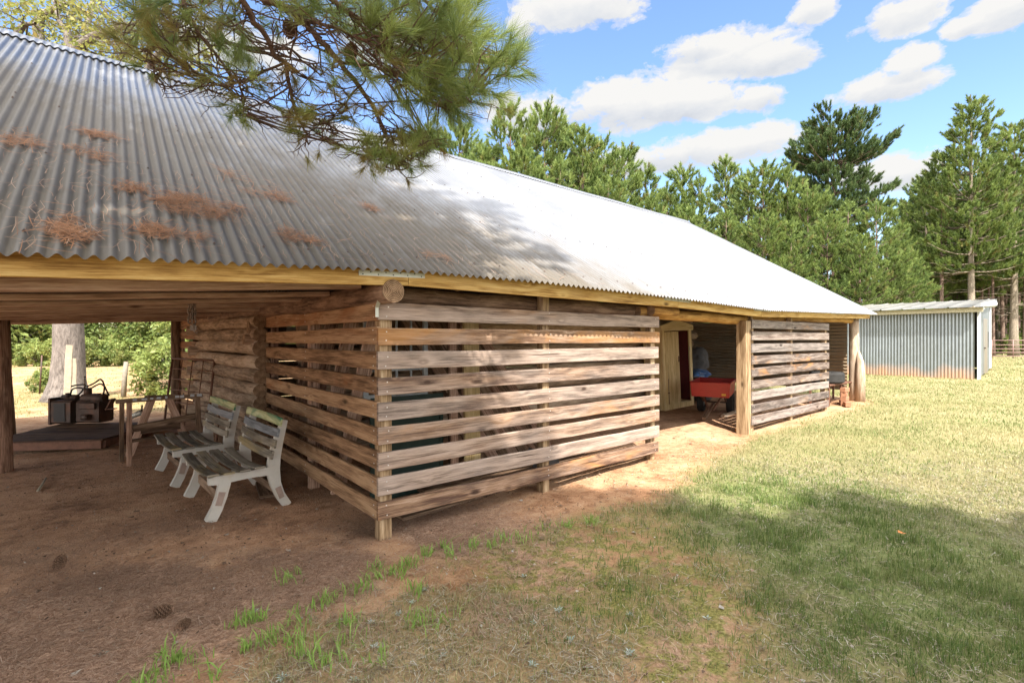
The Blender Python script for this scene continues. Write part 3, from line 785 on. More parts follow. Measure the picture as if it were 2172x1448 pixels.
# posts of the open bay
def log_post(x, y, z1, r0, r1, mat='old_wood', lean=(0, 0)):
    z0 = G(x, y) - .05
    return rough_log([(x, y, z0), (x + lean[0] * .5, y + lean[1] * .5, (z0 + z1) / 2), (x + lean[0], y + lean[1], z1)], (r0 + r1) / 2, mat, 'post', 12, False, .06, .006)
p = at(4, 1003, 5.69); log_post(p.x, p.y, 1.80, .105, .09, 'plank', (-.03, .02))
p = at(17, 925, 7.85); log_post(p.x, p.y, 1.79, .105, .09, 'old_wood', (-.1, .05))
log_post(1.0, 11.75, 1.98, .10, .09, 'old_wood')
log_post(-3.9, 3.5, 1.8, .1, .1, 'plank'); log_post(-3.9, 8.0, 1.6, .1, .1, 'plank'); log_post(-3.9, 11.4, 1.6, .1, .1, 'plank')
b = MB()
for i in range(10):
    z = .12 + .19 * i
    b.beam((1.07, 11.7, z + random.uniform(-.02, .02)), (1.24, 10.55, z + random.uniform(-.03, .03)), .025, random.choice((.13, .15, .165)), cham=.003)
b.build('slat_wall', 'slat_brown', barn)
post(1.10, 11.6, 0, 1.9, .05, 'plank')
# boards closing the back
b = MB()
for i in range(10):
    b.beam((1.3, 12.0, .15 + .2 * i), (12.9, 12.0, .2 + .2 * i), .025, .188)
b.build('back_wall', 'old_wood', barn)
# horizontally corrugated end wall
def tin_wall(name, x, ya, yb, za, zb_, mat, horizontal=True, parent=None, flip=False, per=.076, amp=.011, tintfn=None):
    nz = int((zb_ - za) / per * 8) if horizontal else 8
    ny_ = 10 if horizontal else int(abs(yb - ya) / per * 8)
    Z_, Y_ = np.meshgrid(np.linspace(za, zb_, nz), np.linspace(ya, yb, ny_), indexing='ij')
    ph = Z_ if horizontal else Y_
    Xg = x + amp * np.cos(2 * np.pi * ph / per) + (fbm(Y_ * 1.2, Z_ * 1.2, 81, 3) - .5) * .03
    ii = np.arange(nz * ny_).reshape(nz, ny_)
    Fq = np.stack([ii[:-1, :-1], ii[:-1, 1:], ii[1:, 1:], ii[1:, :-1]], -1).reshape(-1, 4)
    tn = tintfn(Y_, Z_) if tintfn else np.stack([_hash(np.floor(Z_ / .6), np.floor(Y_ / 2.4), 3), fbm(Y_, Z_ * 2, 5), Z_ * 0], -1)
    return raw_mesh(name, np.stack([Xg, Y_, Z_], -1).reshape(-1, 3), Fq, tn.reshape(-1, 3), mat, parent, point_tint=True, smooth=True)
tin_wall('end_wall', 12.93, 3.78, 12.0, .40, 2.02, 'tin_rust', True, barn)
b = MB()
b.prism([(3.7, 2.03), (12.1, 2.03), (7.85, 4.78)], lambda yy, z, t: (12.90 - t, yy, z), .02); b.build('gable', 'old_wood', barn)
# corner post by the tyre: a log post with a shorter splice post against it
log_post(12.62, 3.56, 2.0, .10, .09, 'log')
b = MB(); zz = G(12.55, 3.43)
b.tube([(12.55, 3.42, zz - .05), (12.55, 3.42, zz + .5), (12.555, 3.43, zz + .85), (12.57, 3.46, zz + 1.08)], [.095, .09, .07, .02], 12, wob=.05); b.build('post', 'log', barn)

# ------------------------------------------------------------------ benches
def ribbon(pts, wid):
    """closed outline of a varying-width strip through 2D points"""
    L = []; Rr = []
    n = len(pts)
    for i in range(n):
        a = Vector(pts[max(i - 1, 0)]); c = Vector(pts[min(i + 1, n - 1)]); d = (c - a).normalized(); nrm = Vector((-d.y, d.x))
        p_ = Vector(pts[i]); L.append(p_ + nrm * wid[i] / 2); Rr.append(p_ - nrm * wid[i] / 2)
    return [(v.x, v.y) for v in L + Rr[::-1]]
def bench(loc, rz, label):
    t = thing('park_bench', loc, label, 'bench', 'slatted benches with white end frames', rz)
    # local: x = front to rear, y = along, z up
    for s in (0, 1):
        y0 = .0 if s == 0 else .90
        f = MB()
        W = .055
        front = [(-.03, 0), (.02, .10), (.055, .20), (.075, .29), (.085, .37)]
        rear = [(.60, 0), (.535, .11), (.495, .22), (.475, .34), (.485, .46), (.515, .60), (.555, .73), (.575, .80)]
        f.prism(ribbon(front, [.085, .085, .085, .09, .10]), lambda x, z, k: (x, y0 + k, z), W)
        f.prism(ribbon(rear, [.075, .08, .09, .11, .10, .085, .06, .05]), lambda x, z, k: (x, y0 + .002 + k, z), W - .004)
        rail = [(-.045, .345), (.05, .345), (.16, .352), (.30, .352), (.44, .35), (.50, .36)]
        f.prism(ribbon(rail, [.06, .08, .075, .065, .075, .09]), lambda x, z, k: (x, y0 - .002 + k, z), W + .004)
        # rim ledges that catch the light
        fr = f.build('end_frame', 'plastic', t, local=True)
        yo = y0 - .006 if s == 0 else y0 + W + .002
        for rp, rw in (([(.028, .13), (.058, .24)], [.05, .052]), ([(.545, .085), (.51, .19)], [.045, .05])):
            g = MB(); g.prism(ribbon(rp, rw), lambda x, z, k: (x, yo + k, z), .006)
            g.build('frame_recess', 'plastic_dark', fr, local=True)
    # seat slats, sagging a little
    b = MB()
    for k in range(4):
        x = -.025 + k * .122
        b.beam((x, -.07, .405 + (.006 if k in (0, 3) else 0)), (x + random.uniform(-.008, .008), 1.04, .405), .088, .018, cham=.006, nseg=8, sag=.035)
    b.build('seat', 'bench_wood', t, local=True)
    up = Vector((.17, 0, 1)).normalized()
    b = MB()
    for k in range(3):
        z = .50 + k * .098; x = .46 + (z - .46) * .26
        b.mi = (0, 0, 1)[k]
        b.beam((x - .02, -.05, z), (x - .02, 1.02, z), .018, .078, up=up, cham=.006, nseg=8, sag=.012)
    b.build('backrest', ['bench_wood', 'grey_slat'], t, local=True)
    b = MB(); z = .792; x = .46 + (z - .46) * .26
    b.beam((x - .02, -.05, z), (x - .02, 1.02, z), .018, .078, up=up, cham=.006, nseg=8, sag=-.008)
    o = b.build('painted_slat', 'bench_paint', t, local=True); o['label'] = 'top slat with peeling yellow and green paint'
    b = MB(); b.beam((.06, .03, .17), (.06, .93, .17), .02, .085, cham=.003); b.beam((.50, .03, .16), (.50, .93, .16), .02, .07, cham=.003); b.build('stretcher', 'old_wood', t, local=True)
    return t
bench((.68, 4.83, 0), R(4), 'weathered slatted bench standing nearest, its white end frame clear of the slatted pen')
bench((.545, 6.22, 0), R(5), 'second weathered slatted bench, half hidden beyond the first one, next to the saw frame')

# ------------------------------------------------------------------ saw frame (old table frame with peeling white rail)
t = thing('table_frame', (.17, 7.65, 0), 'bare wooden table frame with A-shaped legs and a top rail of peeling white paint', 'table frame')
b = MB(); b.mi = 0
b.beam((.04, 7.62, .80), (.95, 7.78, .795), .04, .05, cham=.004)
b.mi = 1
for k in range(9):
    x = .2 + k * .085 + random.uniform(-.02, .02); yy = 7.62 + .16 * (x - .04) / .91 - .0225
    w_ = random.uniform(.02, .06)
    b.beam((x, yy, .805 + random.uniform(-.004, .006)), (x + w_, yy + .005, .805), .002, random.uniform(.02, .034))
b.build('top_rail', ['old_wood', 'white_trim'], t)
def leg(p0, p1, w_=.05, h_=.08, mat='plank'):
    b = MB(); b.beam(p0, p1, w_, h_, up=(0, 1, 0), cham=.005); return b.build('leg', mat, t)
leg((.17, 7.62, 0), (.17, 7.66, .80), .055, .06)
leg((.10, 7.95, 0), (.10, 7.70, .78), .05, .06, 'old_wood')
leg((.92, 7.80, 0), (.90, 7.82, .78), .06, .06, 'old_wood')
leg((.18, 8.25, 0), (.42, 8.12, .76), .09, .045)
leg((.86, 8.25, 0), (.60, 8.12, .76), .09, .045)
for (p0, p1, h_) in (((.20, 7.70, .44), (.93, 7.84, .52), .085), ((.3, 8.17, .34), (.74, 8.17, .36), .09), ((.15, 7.64, .30), (.92, 7.82, .31), .04), ((.34, 8.1, .78), (.7, 8.1, .78), .05)):
    b = MB(); b.beam(p0, p1, .035, h_, cham=.004); b.build('brace', 'old_wood', t)

# ------------------------------------------------------------------ low trailer deck and the engine on it
P0 = Vector((-.10, 8.85, 0)); U = Vector((-.93, .55, 0)).normalized(); V_ = Vector((.50, .86, 0)).normalized()
t = thing('trailer_deck', P0, 'low rusty plank deck of an old flat trailer lying on the dirt', 'trailer')
b = MB()
for k in range(9):
    o = P0 + V_ * (.09 + k * .165)
    b.beam(o + Vector((0, 0, .155)), o + U * 1.5 + Vector((0, 0, .155 + random.uniform(-.004, .004))), .155, .03, cham=.004)
b.build('bed', 'dirty_plank', t)
b = MB(); b.beam(P0 + Vector((0, 0, .10)), P0 + U * 1.5 + Vector((0, 0, .10)), .05, .11, cham=.004)
b.beam(P0 + V_ * .03 + Vector((0, 0, .10)), P0 + V_ * 1.5 + Vector((0, 0, .10)), .05, .10, cham=.004)
b.beam(P0 + V_ * 1.5 + Vector((0, 0, .06)), P0 + V_ * 1.5 + U * 1.5 + Vector((0, 0, .06)), .05, .10, cham=.004)
b.tube([P0 + V_ * .3 + Vector((.02, 0, .05)), P0 + V_ * 1.1 + Vector((.02, 0, .05))], .05, 10)
b.build('frame', 'rust', t)

E = at(180, 905, 8.1); E.z = .172
t = thing('stationary_engine', E, 'dark greasy engine with radiator box, looping hoses and a lever on the trailer deck', 'engine')
ux = RGT.copy(); uy = FWD.copy()
def ep(a, d, z): return E + ux * a + uy * d + Vector((0, 0, z))
b = MB(); b.beam(ep(-.40, 0, .20), ep(-.08, 0, .20), .36, .38, cham=.03); b.beam(ep(-.43, .02, .215), ep(-.40, .02, .215), .42, .43, cham=.01); b.tube([ep(-.36, 0, .42), ep(-.12, 0, .42)], .05, 10); b.tube([ep(-.24, -.05, .42), ep(-.24, -.05, .50)], .03, 8)
b.build('radiator_box', 'iron', t)
b = MB(); b.beam(ep(-.34, -.186, .20), ep(-.16, -.186, .20), .012, .29)
b.build('side_panel', 'black', t)
b = MB(); b.beam(ep(-.03, .02, .20), ep(.34, .02, .20), .30, .36, cham=.03); b.beam(ep(0, .02, .42), ep(.18, .02, .42), .22, .12, cham=.03)
b.tube([ep(.05, 0, .45), ep(.05, 0, .58)], .055, 10); b.tube([ep(.18, -.05, .40), ep(.38, -.05, .42)], .07, 10); b.beam(ep(.06, -.15, .30), ep(.30, -.15, .30), .05, .10, cham=.01); b.tube([ep(.10, -.16, .12), ep(.22, -.17, .12)], .05, 10)
b.build('engine_block', 'iron', t)
b = MB(); b.tube([ep(.36, .0, .22), ep(.44, 0, .36), ep(.48, .02, .40)], .012, 6); b.beam(ep(.38, 0, .22), ep(.47, 0, .40), .10, .02, up=(0, 0, 1)); b.beam(ep(.36, 0, .235), ep(.50, 0, .235), .08, .015)
b.build('bracket', 'rust', t)
b = MB(); b.tube([ep(.0, 0, .48), ep(.0, 0, .68), ep(.0, .0, .74)], [.008, .008, .008], 6); b.lathe([(0, -.02), (.02, 0), (0, .02)], ep(0, 0, .76), 8); b.build('lever', 'iron', t)
def hose(pts):
    b = MB(); P = []
    pts = [Vector(p_) for p_ in pts]
    for i in range(len(pts) - 1):
        a = pts[max(i - 1, 0)]; p1_ = pts[i]; p2_ = pts[i + 1]; d_ = pts[min(i + 2, len(pts) - 1)]
        for k in range(6):
            q = k / 6
            P.append(.5 * ((2 * p1_) + (-a + p2_) * q + (2 * a - 5 * p1_ + 4 * p2_ - d_) * q * q + (-a + 3 * p1_ - 3 * p2_ + d_) * q ** 3))
    P.append(pts[-1]); b.tube(P, .013, 7); b.build('hose', 'black', t)
hose([ep(.03, 0, .60), ep(.16, 0, .66), ep(.26, 0, .72), ep(.32, 0, .62), ep(.30, 0, .46), ep(.2, 0, .38)])
hose([ep(.08, .05, .58), ep(.2, .05, .64), ep(.28, .05, .60), ep(.36, .05, .44)])
hose([ep(-.24, 0, .47), ep(-.20, 0, .56), ep(-.08, 0, .58), ep(.04, 0, .54)])
hose([ep(-.16, .04, .45), ep(-.10, .04, .50), ep(-.03, .04, .62), ep(-.18, .04, .62), ep(-.26, .04, .60)])
# grey vice-like tool by the frame
p = at(288, 890, 7.6)
t = thing('hand_pump', (p.x, p.y, 0.18), 'pale tapered jack with an upright handle leaning beyond the table frame', 'jack')
b = MB(); b.tube([p + RGT * -.14 + Vector((0, 0, .02)), p + RGT * .1 + Vector((0, 0, .12))], [.03, .045], 10); b.build('cylinder', 'galv', t)
b = MB(); b.tube([p + RGT * .09 + Vector((0, 0, .12)), p + RGT * .10 + Vector((0, 0, .23))], .012, 8); b.build('handle', 'iron', t)
b = MB(); b.beam(p + RGT * -.12 + Vector((0, 0, -.02)), Vector((p.x, p.y, .02)) + RGT * -.12, .06, .05, up=(0, 1, 0)); b.build('stand', 'rust', t)

# wire gate panel leaning on the log wall
q0 = at(346, 905, 8.3); q0.z = 0; q1 = Vector((1.13, 8.9, 0))
t = thing('wire_panel', q0, 'rusty grid panel leaning against the log wall beyond the benches', 'grid panel')
def wp(a, z): 
    base = q0.lerp(q1, a); return base + Vector((.02, .10, 0)) * z + Vector((.16, 0, 0)) * z * .6 + Vector((0, 0, z))
b = MB()
b.tube([wp(0, 0), wp(0, 1.22)], .018, 8); b.tube([wp(1, 0), wp(1, 1.22)], .018, 8); b.tube([wp(0, 1.22), wp(1, 1.22)], .018, 8)
b.build('frame', 'rust', t)
b = MB()
for z in (.3, .5, .7, .88, 1.05): b.tube([wp(0, z), wp(1, z)], .008, 6)
for a in (.25, .5, .75): b.tube([wp(a, .1), wp(a, 1.22)], .008, 6)
b.build('grid', 'rust', t)
# thin stick leaning on the log wall
b = MB(); b.tube([(1.22, 8.55, 0), (1.3, 8.62, .6), (1.36, 8.5, 1.12)], [.018, .016, .014], 8)
tag(b.build('stick', 'plank'), 'thin straight stick leaning against the log wall behind the benches', 'stick')
# stick in the dirt floor
b = MB(); p = at(80, 1045, 4.98); b.tube([(p.x, p.y, .01), (p.x + .02, p.y + .22, .03), (p.x + .03, p.y + .4, .05)], [.012, .011, .008], 7)
tag(b.build('stick', 'peeled'), 'short pale stick lying on the dirt floor near the log posts', 'stick')
# plank on the dirt behind the near bench
b = MB(); b.beam((1.22, 5.2, .02), (1.4, 6.5, .02), .22, .03, cham=.004)
tag(b.build('plank', 'old_wood'), 'wide old plank lying on the dirt between the bench and the slatted wall', 'plank')

# chain with a hook, hung from a joist
cx, cy = .57, 5.18
t = thing('hanging_chain', (cx, cy, 1.97), 'rusty link chain with a hook and metal tag hanging from a ceiling joist', 'chain')
b = MB(); z = 1.955
def link(b, c, L, r, wire, ang):
    pts = []
    for k in range(13):
        th = 2 * math.pi * k / 12; x = math.cos(th) * r; zz = math.sin(th) * r + (L if math.sin(th) > 0 else -L) * 1.0
        pts.append(Vector(c) + Vector((x * math.cos(ang), x * math.sin(ang), zz)))
    b.tube(pts, wire, 6, cap=False)
for k in range(7): link(b, (cx, cy, z - k * .04), .013, .016, .007, (k % 2) * R(90) + .6)
for k in range(5): link(b, (cx - .03, cy + .01, z - .07 - k * .04), .013, .016, .007, (k % 2) * R(90) + .3)
b.build('links', 'chain', t)
b = MB(); b.tube([(cx, cy, z - .27), (cx, cy, z - .33), (cx + .02, cy, z - .35), (cx + .035, cy, z - .33)], .006, 7); b.build('hook', 'chain', t)
b = MB(); b.beam((cx - .03, cy, z - .30), (cx + .02, cy, z - .30), .008, .05, cham=.003); b.build('metal_tag', 'chain', t)

# ------------------------------------------------------------------ inside the slatted pen
def pane_sash(x, y, z, w_, h_, label):
    t = thing('window_sash', (x, y, z), label, 'window sash')
    b = MB(); T_ = .03
    b.beam((x, y, z), (x, y, z + h_), .045, T_, up=(0, 1, 0)); b.beam((x + w_, y, z), (x + w_, y, z + h_), .045, T_, up=(0, 1, 0))
    b.beam((x + .0225, y + .002, z + .0225), (x + w_ - .0225, y + .002, z + .0225), .03, .045); b.beam((x + .0225, y + .002, z + h_ - .0225), (x + w_ - .0225, y + .002, z + h_ - .0225), .03, .045)
    b.build('frame', 'sash', t)
    b = MB()
    for k in range(1, 4): b.beam((x + w_ * k / 4, y + .004, z + .045), (x + w_ * k / 4, y + .004, z + h_ - .045), .016, .02, up=(0, 1, 0))
    for k in range(1, 3): b.beam((x + .0225, y + .006, z + h_ * k / 3), (x + w_ - .0225, y + .006, z + h_ * k / 3), .018, .016)
    b.build('muntin', 'sash', t)
b = MB(); b.beam((1.95, 4.35, .05), (1.95, 4.42, 1.02), .62, .03, up=(0, 1, 0), cham=.003)
t = thing('panel_door', (2.25, 4.4, .04), 'dark green board leaning inside the slatted pen under the window sash', 'board')
b = MB(); b.beam((2.25, 4.30, .52), (2.25, 4.303, .53), .9, .9, up=(0, 0, 1)); 
b = MB(); b.beam((1.86, 4.36, .52), (2.64, 4.36, .52), .02, .92, cham=.003); b.build('board', 'green', t)
b = MB()
for (a0, a1) in (((1.86, 4.345, .98), (2.64, 4.345, .98)), ((1.86, 4.345, .06), (2.64, 4.345, .06))): b.beam(a0, a1, .012, .05)
for x in (1.88, 2.62): b.beam((x, 4.347, .1), (x, 4.347, .94), .04, .012, up=(0, 1, 0))
b.build('trim', 'green', t)
pane_sash(1.82, 4.36, .99, .62, .80, 'old grid window sash in flaking grey paint standing on the green board')
for k, (x, y, wd, m_, lab) in enumerate(((2.72, 4.25, .09, 'plank', 'narrow brown stud leaning in the pen beside the green board'), (2.98, 4.3, .2, 'yellow_paint', 'wide tan board standing upright in the pen, left of the slanted planks'), (2.84, 4.5, .06, 'old_wood', 'thin dark stud between the narrow brown stud and the tan board'), (3.2, 4.75, .1, 'plank', 'brown stud standing behind the slanted planks'))):
    b = MB(); b.beam((x, y, .02), (x + .01, y + .06, 1.78), wd, .03, up=(0, 1, 0), cham=.003)
    tag(b.build('loose_board', m_), lab, 'board', 'boards standing in the pen')
for k in range(8):
    b = MB(); x = 2.55 + k * .17; y = 4.62 + .03 * k
    b.beam((x + .85, y - .05, .03), (x - .25, y + .35, 1.9), .13, .03, up=(0, 1, .3), cham=.003)
    tag(b.build('slanted_plank', 'plank' if k % 2 else 'old_wood'), 'long weathered plank leaning steeply with others behind the slatted pen wall', 'plank', 'planks leaning in a row inside the pen')
for k in range(4):
    b = MB(); y = 4.3 + k * .55
    b.beam((1.72, y + .5, .05), (1.80, y - .2, 1.72), .03, .14, up=(1, 0, 0), cham=.003)
    tag(b.build('slanted_plank', 'plank'), 'grey plank leaning just behind the shaded side slats of the pen', 'plank', 'planks leaning behind the side slats')
for k in range(3):
    b = MB(); b.beam((1.9 + .2 * k, 3.85 + .17 * k, .03 + .035 * k), (4.3 + .2 * k, 4.0 + .17 * k, .03 + .035 * k), .14, .032, cham=.003)
    tag(b.build('floor_plank', 'old_wood'), 'plank lying flat on the dirt just inside the slatted pen', 'plank', 'planks lying on the pen floor')
b = MB(); b.prism([(0, 0), (.34, 0), (.30, .12), (.12, .20), (.03, .13)], lambda x, z, k: (3.75 + x, 4.1 + k, .06 + z), .3); tag(b.build('feed_sack', 'sack'), 'crumpled grey bag lying on the pen floor', 'bag')

# ------------------------------------------------------------------ open bay: cupboard
CB = Vector((8.38, 5.5, G(8.4, 5.5)))
t = thing('wooden_cupboard', CB, 'tall leaning cream cupboard with a peaked top and one door ajar', 'cupboard')
lean = -.075
def cp(x, y, z): return CB + Vector((x + lean * z, y, z + .03 * x))
def cbox(b, x0, x1, y0, y1, z0, z1, tint=None):
    b.piece(tint); base = len(b.v)
    for (x, y, z) in ((x0, y0, z0), (x1, y0, z0), (x1, y1, z0), (x0, y1, z0), (x0, y0, z1), (x1, y0, z1), (x1, y1, z1), (x0, y1, z1)): b.v.append(cp(x, y, z))
    o = b.off
    for f, (w_, h_) in (((0, 1, 5, 4), (x1 - x0, z1 - z0)), ((2, 3, 7, 6), (x1 - x0, z1 - z0)), ((1, 2, 6, 5), (y1 - y0, z1 - z0)), ((3, 0, 4, 7), (y1 - y0, z1 - z0)), ((4, 5, 6, 7), (x1 - x0, y1 - y0)), ((3, 2, 1, 0), (x1 - x0, y1 - y0))):
        b.face(tuple(base + i for i in f), [(o[0], o[1]), (o[0], o[1] + w_), (o[0] + h_, o[1] + w_), (o[0] + h_, o[1])])
W_, H_, D_ = 1.04, 1.56, .45
b = MB()
cbox(b, 0, .03, .03, D_, 0, H_); cbox(b, W_ - .03, W_, .03, D_, 0, H_); cbox(b, .03, W_ - .03, D_ - .02, D_, .08, H_)
cbox(b, 0, .07, 0, .028, 0, H_); cbox(b, W_ - .09, W_, 0, .028, 0, H_); cbox(b, .07, W_ - .09, 0, .028, 0, .10); cbox(b, .03, W_ - .03, .05, D_ - .03, .08, .105)
b.build('case', 'yellow_paint', t)
b = MB(); b.prism([(-.05, H_ + .001), (W_ + .05, H_ + .001), (W_ + .05, H_ + .10), (W_ * .45, H_ + .22), (-.05, H_ + .10)], lambda x, z, k: cp(x, -.02 + k, z), D_ + .03); b.build('pediment', 'yellow_paint', t)
b = MB(); cbox(b, .075, .54, -.012, .012, .105, H_ - .02); door = b.build('door', 'yellow_paint', t)
b = MB(); cbox(b, .495, .52, -.022, -.013, .93, 1.05); b.build('latch', 'rust', door)
b = MB(); cbox(b, .09, .15, -.018, -.0125, .33, .35); cbox(b, .112, .124, -.019, -.0125, .12, .62); b.build('hinge', 'rust', door)
b = MB(); cbox(b, .546, W_ - .095, .30, .32, .11, H_ - .01); cbox(b, W_ - .045, W_ - .031, .031, .41, .11, H_ - .01); cbox(b, .53, .544, .05, .29, .11, H_ - .01); b.build('inner_panel', 'maroon', t)
b = MB()
for z in (.35, 1.15): cbox(b, W_ - .10, W_ - .082, -.012, -.001, z, z + .07)
b.build('hinge', 'galv', t)

# ------------------------------------------------------------------ red garden cart
CT = at(1506, 846, 8.7); CT.z = G(CT.x, CT.y)
ax = Vector((.93, .37, 0)).normalized(); al = Vector((-ax.y, ax.x, 0))   # axis to the rear, left
t = thing('garden_cart', CT, 'red steel dump cart with open tub, standing in the dirt bay behind the square post', 'cart')
def kp(a, l, z): return CT + ax * a + al * l + Vector((0, 0, z))
zb_, zt_ = .38, .635
def quadwall(b, p0, p1, p2, p3, th, n_):
    b.piece(); base = len(b.v); n_ = n_.normalized() * th
    for q in (p0, p1, p2, p3, p0 + n_, p1 + n_, p2 + n_, p3 + n_): b.v.append(q)
    for f in ((0, 1, 2, 3), (7, 6, 5, 4), (0, 4, 5, 1), (1, 5, 6, 2), (2, 6, 7, 3), (3, 7, 4, 0)): b.face(tuple(base + i for i in f), [(0, 0), (1, 0), (1, 1), (0, 1)])
b = MB(); hw0, hw1, L0, L1 = .31, .335, 1.06, 1.14
cA = [kp(0, hw0, zb_), kp(0, -hw0, zb_), kp(L0, -hw0, zb_), kp(L0, hw0, zb_)]
cB = [kp(-.05, hw1, zt_), kp(-.05, -hw1, zt_), kp(L1, -hw1, zt_), kp(L1, hw1, zt_)]
for i, n_ in enumerate((ax, al, -ax, -al)):
    j = (i + 1) % 4
    quadwall(b, cA[i], cA[j], cB[j], cB[i], .006, n_)
quadwall(b, cA[0], cA[1], cA[2], cA[3], .006, Vector((0, 0, 1)))
tub = b.build('tub', 'red', t)
b = MB(); rim = [q + Vector((0, 0, .004)) for q in cB]
b.tube(rim + [rim[0]], .009, 8); b.build('rim', 'red', tub)
b = MB(); e0 = cA[1].lerp(cB[1], .22); 
q = cA[0].lerp(cA[1], .86).lerp(cB[0].lerp(cB[1], .86), .2) - ax * .004
b.beam(q - al * .035, q + al * .035, .003, .035); b.build('sticker', 'sticker', tub)
for s in (-1, 1):
    b = MB(); c = kp(.84, s * .26, .20)
    prof = [(.115, -.055), (.17, -.065), (.198, -.045), (.20, 0), (.198, .045), (.17, .065), (.115, .055)]
    seg = 22; b.piece(); base = len(b.v)
    for (r_, z_) in prof:
        for k in range(seg):
            th = 2 * math.pi * k / seg; b.v.append(c + ax * (r_ * math.cos(th)) + Vector((0, 0, r_ * math.sin(th))) + al * z_)
    for i in range(len(prof) - 1):
        for k in range(seg): b.face((base + i * seg + k, base + i * seg + (k + 1) % seg, base + (i + 1) * seg + (k + 1) % seg, base + (i + 1) * seg + k), [(0, 0), (1, 0), (1, 1), (0, 1)])
    whl = b.build('wheel', 'rubber', t)
    b = MB(); b.tube([c - al * .05, c - al * .04, c + al * .04, c + al * .05], [.03, .125, .125, .03], 18); b.build('rim', 'white_trim', whl)
b = MB(); b.tube([kp(.84, -.26, .20), kp(.84, .26, .20)], .014, 8); b.build('axle', 'iron', t)
b = MB()
for s in (-1, 1): b.beam(kp(.72, s * .2, .22), kp(.3, s * .2, .385), .03, .03); b.beam(kp(.35, s * .17, .38), kp(.12, s * .03, .12), .03, .03)
b.build('undercarriage', 'rust', t)
b = MB(); b.beam(kp(.55, 0, .20), kp(-.32, .06, .035), .06, .05, cham=.005); b.build('tongue', 'old_wood', t)
b = MB(); p0 = kp(.15, -.2, .03); b.tube([p0, p0 + Vector((1.0, .1, .02))], .045, 8); tag(b.build('log_pole', 'log'), 'grey pole lying on the dirt under the red cart', 'pole')

# sacks and blue cloth behind the cart
def lump(name, c, r3, mat, label, cat, seed, group=None):
    bm = bmesh.new(); bmesh.ops.create_icosphere(bm, subdivisions=4, radius=1)
    rs = random.Random(seed); ph = [rs.uniform(0, 6) for _ in range(6)]
    for v in bm.verts:
        n = v.co.copy(); k = 1 + .10 * math.sin(3 * n.x + ph[0]) * math.sin(4 * n.y + ph[1]) + .07 * math.sin(7 * n.z + ph[2] + 3 * n.x) + .04 * math.sin(13 * n.y + ph[3]) * math.sin(11 * n.x + ph[4])
        v.co = Vector((n.x * r3[0] * k, n.y * r3[1] * k, max(n.z, -.75) * r3[2] * k))
        v.co += Vector(c)
    me = bpy.data.meshes.new(name); bm.to_mesh(me); bm.free()
    for p_ in me.polygons: p_.use_smooth = True
    me.materials.append(MAT[mat]); o = bpy.data.objects.new(name, me); COL.objects.link(o)
    return tag(o, label, cat, group)
p = at(1478, 765, 11.0); lump('feed_sack', (p.x, p.y, 1.06), (.28, .25, .30), 'sack', 'big round grey sack piled behind the cupboard and cart', 'sack', 3)
p = at(1484, 825, 10.9); lump('feed_sack', (p.x, p.y, .46), (.30, .30, .36), 'sack', 'lower grey sack under the folded blue cloth', 'sack', 5)
p = at(1484, 792, 10.7); lump('blue_tarp', (p.x, p.y, .80), (.26, .2, .10), 'blue_cloth', 'crumpled blue and white cloth lying on the lower sack', 'cloth', 8)
# orange-handled tool foot by the square post
b = MB(); p = at(1566, 900, 7.6); z0 = G(p.x, p.y)
b.beam((p.x, p.y, z0), (p.x + .08, p.y - .02, z0 + .32), .03, .05, cham=.004); b.beam((p.x - .06, p.y - .01, z0 + .025), (p.x + .05, p.y, z0 + .03), .06, .05, cham=.004)
tag(b.build('jack_stand', 'orange'), 'short orange steel stand leaning behind the square post at the bay', 'stand')

# ------------------------------------------------------------------ tyre on a stool on bricks
TY = at(1753, 820, 10.35); tz = G(TY.x, TY.y)
t = thing('car_tyre', (TY.x, TY.y, tz + .445), 'worn car tyre lying flat on a low rusty table beside the corner post', 'tyre')
b = MB()
prof = [(.20, -.10), (.28, -.115), (.315, -.095), (.325, -.06), (.321, -.05), (.326, -.03), (.322, -.015), (.327, 0), (.322, .015), (.326, .03), (.321, .05), (.325, .06), (.315, .095), (.28, .115), (.20, .10)]
b.lathe(prof, (TY.x, TY.y, tz + .56), 40); b.build('tread', 'rubber', t)
b = MB(); b.lathe([(.20, -.09), (.18, -.05), (.05, -.03), (.05, .03), (.18, .05), (.20, .09)], (TY.x, TY.y, tz + .56), 24); b.build('rim', 'galv', t)
t = thing('low_table', (TY.x, TY.y, tz), 'low rusty table with thin legs carrying the tyre', 'table')
b = MB(); b.beam((TY.x - .45, TY.y, tz + .425), (TY.x + .95, TY.y - .02, tz + .425), .42, .03, cham=.004); b.build('table_top', 'rust', t)
for (dx, dy) in ((-.4, -.17), (.32, -.17), (-.4, .17), (.88, .15)):
    b = MB(); b.beam((TY.x + dx, TY.y + dy, tz), (TY.x + dx, TY.y + dy, tz + .409), .035, .035, up=(0, 1, 0)); b.build('leg', 'rust', t)
br = [(TY.x + .0, TY.y - .33, 0, .1), (TY.x + .02, TY.y - .33, 1, 0), (TY.x + .03, TY.y - .32, 2, .15), (TY.x + .02, TY.y - .33, 3, -.1), (TY.x + .2, TY.y - .22, 0, .3), (TY.x - .15, TY.y - .42, 0, .5)]
for i, (x, y, k, a) in enumerate(br):
    b = MB(); b.box((x, y, tz + .045 + k * .092), (.20, .095, .088), rz=a, cham=.006)
    tag(b.build('brick', 'brick'), ['red clay brick at the foot of the stack by the low table', 'second brick up in the stack by the low table', 'third brick up in the stack by the low table', 'topmost brick of the stack by the low table', 'single brick lying behind the stack by the low table', 'loose brick lying before the stack by the slats'][i], 'brick', 'bricks by the low table')

